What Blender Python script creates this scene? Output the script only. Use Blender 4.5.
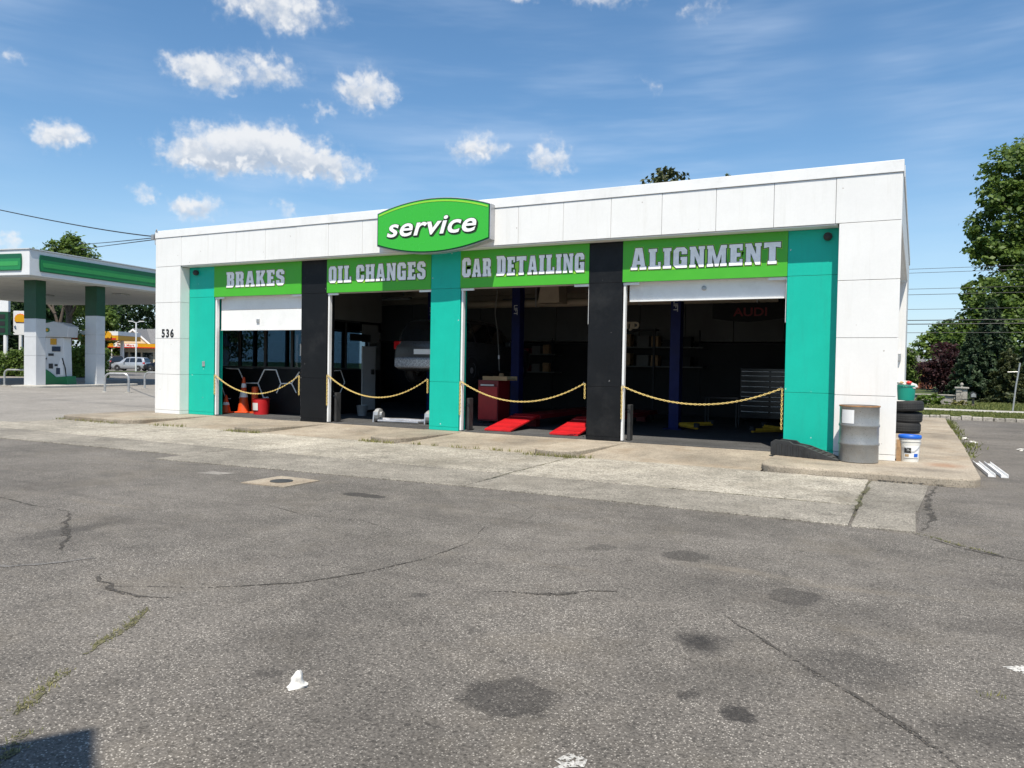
import bpy, math, random
import numpy as np
from mathutils import Vector, Matrix
R = math.radians
random.seed(7); rng = np.random.default_rng(11)
for o in list(bpy.data.objects): bpy.data.objects.remove(o)
scn = bpy.context.scene
col = scn.collection

# ------------------------------------------------------------------ camera
cd = bpy.data.cameras.new('camera'); cam = bpy.data.objects.new('camera', cd); col.objects.link(cam)
cd.sensor_width = 36; cd.lens = 772 / 1024 * 36; cd.clip_end = 3000; cd.clip_start = .05
cam.matrix_world = Matrix.Translation((0, 0, 1.6)) @ Matrix.Rotation(R(27.6), 4, 'Z') @ Matrix.Rotation(R(88.6), 4, 'X') @ Matrix.Rotation(R(1.0), 4, 'Z')
scn.camera = cam
scn.render.resolution_x = 1024; scn.render.resolution_y = 768

# ------------------------------------------------------------------ sky, sun, exposure
SUN_AZ, SUN_EL = 157.0, 62.0
sv = Vector((math.sin(R(SUN_AZ)) * math.cos(R(SUN_EL)), math.cos(R(SUN_AZ)) * math.cos(R(SUN_EL)), math.sin(R(SUN_EL))))
sl = bpy.data.lights.new('sun', 'SUN'); sl.energy = 4.9; sl.angle = R(.53); sl.color = (1, .93, .81)
sun = bpy.data.objects.new('sun', sl); col.objects.link(sun)
sun.rotation_euler = (-sv).to_track_quat('-Z', 'Y').to_euler()
scn.view_settings.view_transform = 'Standard'; scn.view_settings.look = 'None'
scn.view_settings.exposure = .42; scn.view_settings.gamma = 1; scn.view_settings.use_curve_mapping = False

class NT:
    """small helper round a node tree"""
    def __init__(s, tree): s.t = tree; s.n = tree.nodes; s.l = tree.links
    def new(s, typ, ins=None, **kw):
        n = s.n.new(typ)
        for k, v in kw.items(): setattr(n, k, v)
        for k, v in (ins or {}).items(): s.set(n, k, v)
        return n
    def set(s, n, k, v):
        sock = n.inputs[k]
        if hasattr(v, 'node') and hasattr(v, 'is_output'): s.l.new(v, sock)
        elif hasattr(v, 'outputs'): s.l.new(v.outputs[0], sock)
        else: sock.default_value = v
    def math(s, op, a, b=None, c=None, clamp=False):
        n = s.new('ShaderNodeMath', operation=op); n.use_clamp = clamp
        s.set(n, 0, a)
        if b is not None: s.set(n, 1, b)
        if c is not None: s.set(n, 2, c)
        return n.outputs[0]
    def vmath(s, op, a, b=None):
        n = s.new('ShaderNodeVectorMath', operation=op); s.set(n, 0, a)
        if b is not None: s.set(n, 1, b)
        return n.outputs['Value' if op in ('LENGTH', 'DOT_PRODUCT', 'DISTANCE') else 'Vector']
    def ramp(s, fac, a, b, lo=0., hi=1., smooth=True):
        n = s.new('ShaderNodeMapRange', interpolation_type='SMOOTHSTEP' if smooth else 'LINEAR')
        s.set(n, 0, fac); n.inputs[1].default_value = a; n.inputs[2].default_value = b; n.inputs[3].default_value = lo; n.inputs[4].default_value = hi
        return n.outputs[0]
    def mix(s, fac, a, b, mode='MIX'):
        n = s.new('ShaderNodeMix', data_type='RGBA', blend_type=mode); s.set(n, 0, fac)
        for i, v in ((6, a), (7, b)):
            if isinstance(v, (tuple, list)) and len(v) == 3: v = (*v, 1)
            s.set(n, i, v)
        return n.outputs[2]
    def noise(s, vec, scale, detail=3, rough=.55, out=0):
        n = s.new('ShaderNodeTexNoise', {'Scale': scale, 'Detail': detail, 'Roughness': rough})
        if vec is not None: s.set(n, 'Vector', vec)
        return n.outputs[out]
    def vor(s, vec, scale, out='Distance', feature='F1', rand=1.):
        n = s.new('ShaderNodeTexVoronoi', {'Scale': scale, 'Randomness': rand}, feature=feature); s.set(n, 'Vector', vec)
        return n.outputs[out]

w = bpy.data.worlds.new('World'); scn.world = w; w.use_nodes = True
w.cycles.sampling_method = 'MANUAL'; w.cycles.sample_map_resolution = 256
T = NT(w.node_tree); T.n.clear()
sky = T.new('ShaderNodeTexSky', sky_type='NISHITA', sun_disc=False, sun_elevation=R(SUN_EL), sun_rotation=R(SUN_AZ), altitude=50, air_density=1., dust_density=.35, ozone_density=2.6)
hs = T.new('ShaderNodeHueSaturation', {'Hue': .496, 'Saturation': 1.16, 'Value': 1.12, 'Color': sky})
dirv = T.new('ShaderNodeTexCoord').outputs['Generated']
sx = T.new('ShaderNodeSeparateXYZ', {0: dirv})
az = T.math('MULTIPLY', T.math('ARCTAN2', sx.outputs[0], sx.outputs[1]), 57.2958)
el = T.math('MULTIPLY', T.math('ARCSINE', sx.outputs[2]), 57.2958)
ae = T.new('ShaderNodeCombineXYZ', {0: az, 1: el})
warp = T.vmath('SUBTRACT', T.noise(ae, .55, 3, .62, 1), (.5, .5, .5))
warp2 = T.vmath('SUBTRACT', T.noise(ae, 2.1, 3, .62, 1), (.5, .5, .5))
aw = T.vmath('ADD', T.vmath('ADD', ae, T.vmath('MULTIPLY', warp, (3.4, 1.9, 0))), T.vmath('MULTIPLY', warp2, (.7, .5, 0)))
# scattered fair-weather cumulus: (azimuth, elevation, half width, half height, strength)
CL = [(-49.0, 13.7, 3.8, 1.3, 1.2), (-46.2, 14.5, 5.4, 1.8, 1.3), (-42.4, 13.8, 4.2, 1.3, 1.2), (-49.3, 18.9, 2.8, 1.3, .95), (-45.6, 19.6, 3.0, 1.3, .85), (-44.9, 23.4, 4.6, 1.5, .9),
      (-38.6, 19.0, 2.3, 1.6, .95), (-58.0, 13.8, 1.8, 1.1, .9), (-50.0, 10.4, 1.8, 1.0, .85), (-30.4, 15.5, 2.2, 1.1, .85), (-25.2, 15.0, 2.0, 1.5, .8),
      (-53.2, 10.8, .9, .7, .6), (-41.8, 17.5, .9, .8, .6), (-20.8, 25.2, 3.1, .9, .8), (-44.2, 10.6, 1.0, .7, .55), (-17.7, 19.6, .9, .8, .35), (-14.5, 24.2, 1.9, 1.1, .35),
      (-60.2, 17.7, .8, .5, .5), (-60.9, 7.1, 1.2, .6, .6), (-27.5, 25.2, 1.4, .6, .6)]
cr = random.Random(5)
for i in range(6):      # the same kind of clouds all round
    CL.append((cr.uniform(20, 285), cr.uniform(9, 34), cr.uniform(2, 6), cr.uniform(1, 2), .9))
tot = None; shade = None
for (a, e, ww, hh, st) in CL:
    if a > 180: a -= 360
    q = T.vmath('MULTIPLY', T.vmath('SUBTRACT', aw, (a, e, 0)), (1 / ww, 1 / hh, 0))
    m = T.ramp(T.vmath('LENGTH', q), .1, 1.45, st, 0)
    tot = m if tot is None else T.math('MAXIMUM', tot, m)
    if ww > 1.7 and a < 0:
        lo = T.new('ShaderNodeSeparateXYZ', {0: q}).outputs[1]
        s_ = T.math('MULTIPLY', T.ramp(lo, .35, -.55), m)
        shade = s_ if shade is None else T.math('MAXIMUM', shade, s_)
fine = T.noise(ae, 1.5, 4, .56)
bil = T.math('SUBTRACT', 1., T.vor(aw, 1.1))
body = T.math('ADD', tot, T.math('ADD', T.math('MULTIPLY', T.math('SUBTRACT', bil, .55), .42), T.math('MULTIPLY', T.math('SUBTRACT', fine, .5), .8)))
dens = T.math('ADD', T.math('MULTIPLY', T.ramp(body, .25, .95), .85), T.math('MULTIPLY', T.ramp(body, .02, .5), .15))
dens = T.math('MULTIPLY', dens, T.ramp(tot, 0, .2))
shade = T.math('MULTIPLY', shade, T.ramp(T.math('ADD', bil, T.math('MULTIPLY', fine, .6)), 1.25, .7))
# thin high cirrus streaks
rotn = T.new('ShaderNodeMapping', {'Vector': ae, 'Rotation': (0, 0, R(-24)), 'Scale': (.035, .26, 1)})
cirrus = T.math('MULTIPLY', T.ramp(T.noise(rotn, 1.3, 4, .6), .36, .8), T.ramp(T.noise(ae, .05, 2), .35, .6))
hz = T.mix(T.ramp(el, -3, 15, .7, 0), hs, (3.9, 5.5, 7.2))
skyc = T.mix(T.math('MULTIPLY', cirrus, .36), hz, (5.6, 6.6, 8.0))
cc = T.mix(T.math('MULTIPLY', shade, 1.), (6.7, 6.8, 6.95), (3.6, 4.2, 5.1))
skyc = T.mix(T.math('MULTIPLY', dens, .93), skyc, cc)
bg = T.new('ShaderNodeBackground', {'Color': skyc, 'Strength': .1})
T.l.new(bg.outputs[0], T.new('ShaderNodeOutputWorld').inputs[0])

# ------------------------------------------------------------------ materials
MATS = {}
def base(name):
    m = bpy.data.materials.new(name); m.use_nodes = True; MATS[name] = m
    t = NT(m.node_tree); b = t.n['Principled BSDF']
    return m, t, b
def coord(t, kind='Object'): return t.new('ShaderNodeTexCoord').outputs[kind]
def gpos(t): return t.new('ShaderNodeNewGeometry').outputs['Position']
def bump(t, b, h, strength=.3, dist=.01):
    n = t.new('ShaderNodeBump', {'Height': h, 'Strength': strength, 'Distance': dist}); t.l.new(n.outputs[0], b.inputs['Normal'])
def paint(name, c, rough=.5, metal=0., var=.12, scale=3., fine=40., grime=None, ga=.35, bmp=.08, spec=.5, streak=False, chips=None):
    """painted / plain surface with mottling, optional vertical grime streaks"""
    m, t, b = base(name); p = gpos(t)
    n1 = t.noise(p, scale, 4); n2 = t.noise(p, fine, 3)
    k = t.math('ADD', t.math('MULTIPLY', n1, .7), t.math('MULTIPLY', n2, .3))
    c0 = tuple(max(0, v * (1 - var)) for v in c); c1 = tuple(min(1, v * (1 + var)) for v in c)
    cc = t.mix(t.ramp(k, .3, .7), c0, c1)
    if grime:
        sp = t.vmath('MULTIPLY', p, (9, 9, .7) if streak else (1.3, 1.3, 1.3))
        g = t.math('MULTIPLY', t.ramp(t.noise(sp, 1.2, 6, .65), .48, .78), ga)
        cc = t.mix(g, cc, grime)
    if chips:
        cp = t.vmath('ADD', p, t.vmath('MULTIPLY', t.noise(p, 30, 3, .6, 1), (.05, .05, .05)))
        rc = t.new('ShaderNodeSeparateColor', {0: t.vor(cp, 4.5, 'Color')}).outputs[0]
        cc = t.mix(t.math('MULTIPLY', t.ramp(t.vor(cp, 4.5), .075, .05), t.ramp(rc, .72, .74)), cc, chips)
    t.set(b, 'Base Color', cc); t.set(b, 'Roughness', t.ramp(n2, .2, .8, max(.02, rough - .08), min(1, rough + .1)))
    b.inputs['Metallic'].default_value = metal; b.inputs['Specular IOR Level'].default_value = spec
    if bmp: bump(t, b, n2, bmp, .01)
    return m

def ground_mat(name, dark, light, agg, agg_amt, scale=1., stains=(), tint=None, big=.25, rnd=False, bmp=.5, broken=None):
    m, t, b = base(name); p = gpos(t)
    c = t.mix(t.ramp(t.noise(p, 60 * scale, 4, .7), .3, .72), dark, light)
    v = t.vor(p, 105 * scale, 'Color'); vs = t.new('ShaderNodeSeparateColor', {0: v}).outputs[0]
    d = t.vor(p, 105 * scale)
    chip = t.math('MULTIPLY', t.ramp(vs, 1 - agg_amt, 1 - agg_amt * .45), t.ramp(d, .55, .3))
    c = t.mix(t.math('MULTIPLY', t.math('MULTIPLY', chip, .8), t.ramp(t.noise(p, .8, 4, .6), .3, .7, .45, 1)), c, agg)
    vd = t.vor(p, 75 * scale, 'Color'); vds = t.new('ShaderNodeSeparateColor', {0: vd}).outputs[1]
    c = t.mix(t.ramp(vds, .78, .95, 0, .55), c, tuple(x * .4 for x in dark))
    L = t.noise(p, .55, 5, .6); L2 = t.noise(p, 3.1, 5, .65)
    c = t.mix(1., c, t.new('ShaderNodeCombineXYZ', {i: t.ramp(t.math('ADD', t.math('MULTIPLY', L, .6), t.math('MULTIPLY', L2, .4)), .3, .7, 1 - big, 1 + big) for i in range(3)}), 'MULTIPLY')
    if tint: c = t.mix(t.ramp(t.noise(p, .9, 5, .7), .48, .72, 0, tint[1]), c, tint[0])
    if name == 'asphalt':      # worn wheel tracks and scuffs from years of turning into the bays
        mp = t.new('ShaderNodeMapping', {'Vector': p, 'Rotation': (0, 0, R(28)), 'Scale': (.22, 1.5, 1)})
        c = t.mix(t.ramp(t.noise(mp, 1.1, 5, .65), .52, .74, 0, .38), c, (.05, .044, .039))
        mp2 = t.new('ShaderNodeMapping', {'Vector': p, 'Rotation': (0, 0, R(-62)), 'Scale': (.3, 2.4, 1)})
        c = t.mix(t.ramp(t.noise(mp2, .9, 5, .7), .56, .78, 0, .4), c, (.2, .17, .13))
    rough = .85
    if stains:
        wp = t.vmath('ADD', p, t.vmath('MULTIPLY', t.vmath('SUBTRACT', t.noise(p, 5.5, 5, .68, 1), (.5, .5, .5)), (.26, .26, 0)))
        for (x, y, rx, ry, a, soft, *sc_) in stains:
            q = t.vmath('MULTIPLY', t.vmath('SUBTRACT', wp, (x, y, 0)), (1 / rx, 1 / ry, 0))
            k = t.ramp(t.vmath('LENGTH', q), 1 - soft, 1.05, a, 0)
            k = t.math('MULTIPLY', k, t.ramp(t.noise(p, 26, 4, .7), .25, .6, .72, 1))
            c = t.mix(k, c, sc_[0] if sc_ else (.022, .02, .019))
    if rnd:
        oi = t.new('ShaderNodeObjectInfo').outputs['Random']
        c = t.mix(1., c, t.new('ShaderNodeCombineXYZ', {i: t.ramp(oi, 0, 1, .86, 1.1, False) for i in range(3)}), 'MULTIPLY')
    t.set(b, 'Base Color', c); b.inputs['Roughness'].default_value = rough; b.inputs['Specular IOR Level'].default_value = .3
    h = t.math('ADD', t.math('MULTIPLY', d, -.6), t.noise(p, 150 * scale, 2)); bump(t, b, h, bmp, .006)
    if broken: t.set(b, 'Alpha', t.ramp(t.math('ADD', t.math('MULTIPLY', t.noise(p, 42, 3, .7), .6), t.math('MULTIPLY', t.noise(p, 3.3, 3, .6), .4)), broken, broken + .06))
    return m

STAINS = [(-1.7, 3.27, .25, .24, .62, .2), (-1.08, 4.48, .21, .22, .9, .85), (-.69, 3.64, .11, .11, .85, .35), (-1.7, 6.5, .21, .2, .5, .2), (-.72, 5.72, .19, .22, .5, .18), (-2.44, 6.4, .13, .2, .4, .4),
          (-.95, 3.72, .06, .06, .6, .4), (-1.4, 5.75, .35, .3, .3, .9), (-5.85, 7.4, .34, .12, .75, .25), (-.28, 4.5, .4, .34, .38, .5), (-3.05, 3.3, .55, .45, .25, .9), (-2.3, 4.0, .08, .08, .4, .5), (-2.9, 2.9, .1, .07, .5, .6),
          (.35, 4.0, .4, .3, .3, .8), (-3.0, 4.4, .1, .09, .55, .6), (-6.9, 4.4, .2, .55, .45, .6)]
ground_mat('asphalt', (.073, .066, .058), (.182, .165, .145), (.54, .5, .44), .3, 1., STAINS, ((.165, .14, .105), .26), .3)
ground_mat('old_asphalt', (.11, .104, .098), (.2, .19, .178), (.42, .40, .37), .2, .9, (), None, .18)
ground_mat('weathered_aggregate', (.15, .136, .113), (.32, .293, .248), (.56, .52, .45), .4, .7, (), ((.15, .135, .11), .5), .35, True, .8)
ground_mat('exposed_aggregate', (.2, .18, .146), (.43, .392, .325), (.66, .62, .54), .5, .55, (), ((.19, .165, .125), .5), .4, True, .8)
ground_mat('smooth_concrete', (.25, .213, .165), (.36, .312, .245), (.45, .4, .33), .08, .8, [(.45, 14.1, .42, .5, .5, .9, (.26, .11, .045)), (.2, 13.3, .6, .3, .35, .9), (.3, 17.5, .5, 1.2, .3, .9), (-1.2, 13.1, .7, .25, .3, .9), (-6.9, 13.6, .5, .9, .25, .9), (-3.3, 13.4, .8, .7, .25, .9), (.5, 20.5, .35, 1.3, .3, .9), (-11, 13.6, .6, .8, .22, .9)], ((.24, .175, .11), .5), .3, True, .2)
ground_mat('forecourt_concrete', (.2, .185, .165), (.3, .28, .25), (.45, .42, .38), .12, .6, (), ((.2, .18, .155), .25), .2)
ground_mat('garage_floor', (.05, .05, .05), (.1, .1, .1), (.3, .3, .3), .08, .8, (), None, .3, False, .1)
ground_mat('tar_and_edge_shade', (.045, .04, .035), (.105, .095, .083), (.2, .19, .17), .1, 1., (), None, .2, broken=.46)  # cracks, and the painted shadow line along the pad edges
ground_mat('worn_paint', (.4, .39, .36), (.62, .6, .56), (.7, .69, .66), .15, 1., (), None, .3, broken=.44)
ground_mat('moss', (.06, .06, .035), (.15, .135, .07), (.3, .26, .13), .2, 1., (), ((.11, .125, .035), .8), .3, broken=.46)
ground_mat('grass_soil', (.035, .058, .016), (.085, .11, .03), (.14, .15, .06), .15, .5, (), ((.16, .15, .06), .3), .3)
ground_mat('sidewalk', (.36, .34, .30), (.48, .46, .41), (.5, .5, .46), .1, .5, (), None, .15)
ground_mat('stone', (.28, .26, .23), (.46, .43, .38), (.5, .48, .43), .1, .3, (), None, .25, True)

paint('white_panel', (.77, .765, .745), .38, 0, .03, 1.2, 25, (.5, .48, .42), .2, .03, .5, True, (.45, .42, .38))
paint('white_trim', (.78, .78, .77), .45, 0, .04, 2, 30, (.4, .38, .34), .3, .05)
paint('dark_gap', (.43, .43, .42), .9)
paint('teal_panel', (.006, .44, .33), .45, 0, .05, 2, 30, (.02, .26, .21), .2, .03, .3, True, (.5, .6, .58))
paint('black_panel', (.0055, .0062, .0075), .5, 0, .2, 2, 30, (.035, .035, .035), .45, .03, .25, False, (.14, .14, .14))
paint('lime_sign', (.06, .40, .022), .45, 0, .03, 2, 4, None, 0, .0)
paint('lime_light', (.28, .62, .04), .45, 0, .04)
paint('sign_face', (.04, .43, .035), .25, 0, .01, 1, 2, None, 0, .0)
paint('letter_silver', (.90, .90, .90), .4, 0, .1, 9, 60)
paint('letter_white', (.86, .86, .86), .35, 0, .02)
paint('outline_dark', (.015, .045, .012), .5)
paint('deep_green', (.004, .055, .02), .45)
paint('black_paint', (.012, .012, .012), .5)
paint('aluminium', (.48, .48, .49), .38, .6, .1, 6, 50)
paint('galvanised', (.42, .43, .43), .42, .55, .15, 8, 60, (.25, .2, .15), .35)
paint('drum_grey', (.27, .275, .27), .33, .4, .1, 5, 50, (.22, .15, .09), .35)
paint('rust', (.30, .16, .07), .8, 0, .4, 14, 60)
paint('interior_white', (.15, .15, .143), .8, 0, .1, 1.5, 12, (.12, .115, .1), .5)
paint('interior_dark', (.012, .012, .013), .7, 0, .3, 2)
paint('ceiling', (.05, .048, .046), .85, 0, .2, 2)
paint('lift_blue', (.007, .013, .09), .5, 0, .15, 4, 40, (.01, .01, .02), .4, .05, .25)
paint('red_paint', (.52, .014, .018), .35, 0, .1, 4, 40, (.12, .01, .01), .3)
paint('dark_red', (.2, .01, .014), .4)
paint('yellow_plastic', (.62, .36, .03), .5, 0, .15, 12)
paint('pale_rope', (.66, .49, .17), .6, 0, .15, 20)
paint('orange_cone', (.72, .085, .015), .5, 0, .12, 8, 40, (.2, .05, .02), .4)
paint('rubber', (.017, .017, .018), .75, 0, .25, 9, 60, (.06, .055, .05), .35)
paint('black_plastic', (.028, .029, .03), .6, 0, .2, 8, 60, (.1, .095, .085), .45)
paint('bucket_white', (.72, .71, .66), .4, 0, .05, 6, 40, (.4, .36, .28), .4)
paint('blue_plastic', (.012, .12, .55), .4)
paint('green_plastic', (.006, .26, .19), .4, 0, .08)
paint('bag_white', (.64, .62, .58), .45, 0, .06)
paint('wood', (.36, .22, .11), .7, 0, .25, 12, 50)
paint('cardboard', (.42, .29, .15), .8, 0, .12, 8)
paint('brick', (.34, .13, .08), .85, 0, .25, 8, 50)
paint('mortar', (.42, .38, .33), .9)
paint('shingle', (.15, .15, .155), .85, 0, .25, 6)
paint('cream_wall', (.62, .54, .40), .7, 0, .05)
paint('yellow_band', (.62, .31, .012), .4, 0, .04)
paint('red_band', (.60, .03, .02), .4)
paint('bp_green', (.005, .1, .042), .35, 0, .05)
paint('bp_mid', (.012, .2, .06), .35, 0, .05)
paint('canopy_white', (.68, .69, .69), .4, 0, .03, 2, 20, (.4, .4, .38), .2)
paint('canopy_stripe', (.035, .3, .075), .4, 0, .03)
paint('soffit', (.5, .5, .47), .6, 0, .04)
paint('cladding', (.6, .61, .62), .35, .15, .05, 2, 20)
paint('silver_car', (.50, .52, .55), .25, .5, .03)
paint('white_car', (.75, .76, .77), .25, 0, .02)
paint('shaded_silver_car', (.07, .072, .075), .3, .4, .03)  # silver car body with the bay's shade mixed into its colour
paint('dark_car', (.022, .025, .03), .2, .2, .05)
paint('skin_screen', (.03, .05, .09), .2)
paint('bark', (.085, .065, .048), .9, 0, .35, 6, 30, None, 0, .5)
paint('pole_wood', (.17, .13, .095), .85, 0, .3, 4)
paint('wire', (.02, .02, .022), .6)
paint('paper', (.8, .8, .79), .6, 0, .03)
paint('beige_metal', (.42, .36, .27), .5)
def glass(name, c, rough=.03):
    m, t, b = base(name); t.set(b, 'Base Color', (*c, 1)); t.set(b, 'Roughness', t.ramp(t.noise(gpos(t), 2.5, 3), .3, .8, rough, rough + .06)); b.inputs['Specular IOR Level'].default_value = 1.
glass('dark_glass', (.014, .019, .023)); glass('car_glass', (.012, .014, .016)); glass('tail_light', (.42, .008, .012), .1); glass('head_light', (.7, .72, .74), .08)
def clear(name, tint):
    m, t, b = base(name); tr = t.new('ShaderNodeBsdfTransparent', {'Color': (*tint, 1)}); gl = t.new('ShaderNodeBsdfGlossy', {'Roughness': .02}); lw = t.new('ShaderNodeLayerWeight', {'Blend': .5}).outputs['Facing']; mx = t.new('ShaderNodeMixShader', {0: t.math('ADD', .05, t.math('MULTIPLY', .95, t.math('POWER', lw, 5)))})
    t.l.new(tr.outputs[0], mx.inputs[1]); t.l.new(gl.outputs[0], mx.inputs[2]); t.l.new(mx.outputs[0], t.n['Material Output'].inputs[0])
clear('clear_glass', (.42, .5, .56))
def leafmat(name, a, bc, trans=.35):
    m, t, b = base(name)
    rnd = t.new('ShaderNodeNewGeometry').outputs['Random Per Island']
    n = t.noise(gpos(t), .8, 3)
    c = t.mix(t.ramp(t.math('ADD', t.math('MULTIPLY', rnd, .6), t.math('MULTIPLY', n, .5)), .2, .9), a, bc)
    t.set(b, 'Base Color', c); b.inputs['Roughness'].default_value = .55; b.inputs['Specular IOR Level'].default_value = .35
    tr = t.new('ShaderNodeBsdfTranslucent', {'Color': t.mix(.5, c, tuple(min(1, x * 1.7) for x in bc))})
    mx = t.new('ShaderNodeMixShader', {0: trans}); t.l.new(b.outputs[0], mx.inputs[1]); t.l.new(tr.outputs[0], mx.inputs[2])
    t.l.new(mx.outputs[0], t.n['Material Output'].inputs[0])
leafmat('leaf_green', (.045, .088, .015), (.135, .2, .04)); leafmat('leaf_dark', (.016, .038, .012), (.045, .085, .022)); leafmat('leaf_light', (.075, .13, .02), (.17, .25, .05))
leafmat('leaf_purple', (.02, .009, .011), (.06, .022, .024)); leafmat('needle', (.02, .042, .02), (.06, .095, .042), .15); leafmat('needle_warm', (.03, .045, .014), (.08, .09, .03), .15); leafmat('grass_blade', (.075, .1, .02), (.2, .21, .06), .3); leafmat('dry_weed', (.12, .14, .04), (.30, .27, .1), .3)

# ------------------------------------------------------------------ mesh helpers
class MB:
    def __init__(s): s.v = []; s.f = []; s.m = []; s.cur = 0
    def add(s, vs, fs):
        o = len(s.v); s.v += [tuple(v) for v in vs]; s.f += [tuple(i + o for i in f) for f in fs]; s.m += [s.cur] * len(fs); return s
    def box(s, x0, x1, y0, y1, z0, z1):
        return s.add([(x0, y0, z0), (x1, y0, z0), (x1, y1, z0), (x0, y1, z0), (x0, y0, z1), (x1, y0, z1), (x1, y1, z1), (x0, y1, z1)],
                     [(0, 3, 2, 1), (4, 5, 6, 7), (0, 1, 5, 4), (1, 2, 6, 5), (2, 3, 7, 6), (3, 0, 4, 7)])
    def prism(s, pts, z0, z1, axis='z'):
        """polygon (counter-clockwise) extruded along an axis; axis 'y': pts are (x,z); axis 'x': pts are (y,z)"""
        n = len(pts)
        def mk(p, h): return {'z': (p[0], p[1], h), 'y': (p[0], h, p[1]), 'x': (h, p[0], p[1])}[axis]
        vs = [mk(p, z0) for p in pts] + [mk(p, z1) for p in pts]
        fs = [tuple(reversed(range(n))), tuple(range(n, 2 * n))] + [(i, (i + 1) % n, n + (i + 1) % n, n + i) for i in range(n)]
        if axis == 'y': fs = [tuple(reversed(f)) for f in fs]
        return s.add(vs, fs)
    def tube(s, path, r, n=8, cap=True):
        P = [Vector(p) for p in path]; k = len(P); rr = r if isinstance(r, (list, tuple)) else [r] * k
        vs = []; up = Vector((0, 0, 1))
        t0 = (P[1] - P[0]).normalized(); a = t0.cross(up)
        if a.length < 1e-3: a = t0.cross(Vector((1, 0, 0)))
        a.normalize()
        for i in range(k):
            t = (P[min(i + 1, k - 1)] - P[max(i - 1, 0)]).normalized()
            a = (a - t * a.dot(t)).normalized(); b = t.cross(a)
            for j in range(n):
                an = 2 * math.pi * j / n; vs.append(P[i] + (a * math.cos(an) + b * math.sin(an)) * rr[i])
        fs = [(i * n + j, i * n + (j + 1) % n, (i + 1) * n + (j + 1) % n, (i + 1) * n + j) for i in range(k - 1) for j in range(n)]
        if cap: fs += [tuple(reversed(range(n))), tuple((k - 1) * n + j for j in range(n))]
        return s.add(vs, fs)
    def lathe(s, prof, c=(0, 0, 0), n=24, axis='z', close=True):
        """profile of (radius, height)"""
        vs = []
        for (r, h) in prof:
            for j in range(n):
                an = 2 * math.pi * j / n; x, y = r * math.cos(an), r * math.sin(an)
                vs.append({'z': (c[0] + x, c[1] + y, c[2] + h), 'x': (c[0] + h, c[1] + x, c[2] + y), 'y': (c[0] + y, c[1] + h, c[2] + x)}[axis])
        k = len(prof)
        fs = [(i * n + j, i * n + (j + 1) % n, (i + 1) * n + (j + 1) % n, (i + 1) * n + j) for i in range(k - 1) for j in range(n)]
        if close: fs += [tuple(reversed(range(n))), tuple((k - 1) * n + j for j in range(n))]
        return s.add(vs, fs)
    def quad(s, a, b, c, d): return s.add([a, b, c, d], [(0, 1, 2, 3)])

def setp(o, label=None, cat=None, group=None, kind=None):
    for k, v in (('label', label), ('category', cat), ('group', group), ('kind', kind)):
        if v: o[k] = v
    return o
def obj(name, mb, mat, parent=None, label=None, cat=None, group=None, kind=None, bevel=0, smooth=False, loc=None):
    if isinstance(mb, MB):
        me = bpy.data.meshes.new(name); me.from_pydata(mb.v, [], mb.f); me.update()
        mats = mat if isinstance(mat, (list, tuple)) else [mat]
        for q in mats: me.materials.append(MATS[q])
        if len(mats) > 1: me.polygons.foreach_set('material_index', mb.m)
        if smooth: me.polygons.foreach_set('use_smooth', [True] * len(me.polygons))
    else: me = mb
    o = bpy.data.objects.new(name, me); col.objects.link(o)
    if loc: o.location = loc
    if parent: o.parent = parent
    if smooth and isinstance(mb, MB):
        try: me.set_sharp_from_angle(angle=R(40))
        except Exception: pass
    if bevel:
        md = o.modifiers.new('bevel', 'BEVEL'); md.width = bevel; md.segments = 2; md.limit_method = 'ANGLE'; md.angle_limit = R(40)
    return setp(o, label, cat, group, kind)
def thing(name, label, cat, loc=(0, 0, 0), rz=0, group=None):
    o = bpy.data.objects.new(name, None); col.objects.link(o); o.location = loc; o.rotation_euler = (0, 0, rz); o.empty_display_size = .2
    return setp(o, label, cat, group)
def copy_tree(o, parent=None):
    c = o.copy(); col.objects.link(c); c.parent = parent
    for ch in list(o.children): copy_tree(ch, c)
    return c
def BX(*a): return MB().box(*a)
def text_mesh(body, size, shear=0, offset=0, extrude=.004, xs=1., align='CENTER', spacing=1.):
    cu = bpy.data.curves.new('t', 'FONT'); cu.body = body; cu.size = size; cu.shear = shear; cu.offset = offset; cu.extrude = extrude; cu.align_x = align; cu.space_character = spacing; cu.resolution_u = 4
    o = bpy.data.objects.new('t', cu); col.objects.link(o)
    dg = bpy.context.evaluated_depsgraph_get(); dg.update()
    me = bpy.data.meshes.new_from_object(o.evaluated_get(dg)); bpy.data.objects.remove(o); bpy.data.curves.remove(cu)
    me.transform(Matrix.Diagonal((xs, 1, 1, 1)))
    return me
UPR = Matrix.Rotation(R(90), 4, 'X')      # lays flat text upright, facing -Y
def put_text(name, me, mat, parent, loc, rot=UPR, **kw):
    me.transform(Matrix.Translation(loc) @ rot); me.materials.clear(); me.materials.append(MATS[mat])
    return obj(name, me, mat, parent, **kw)

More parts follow.
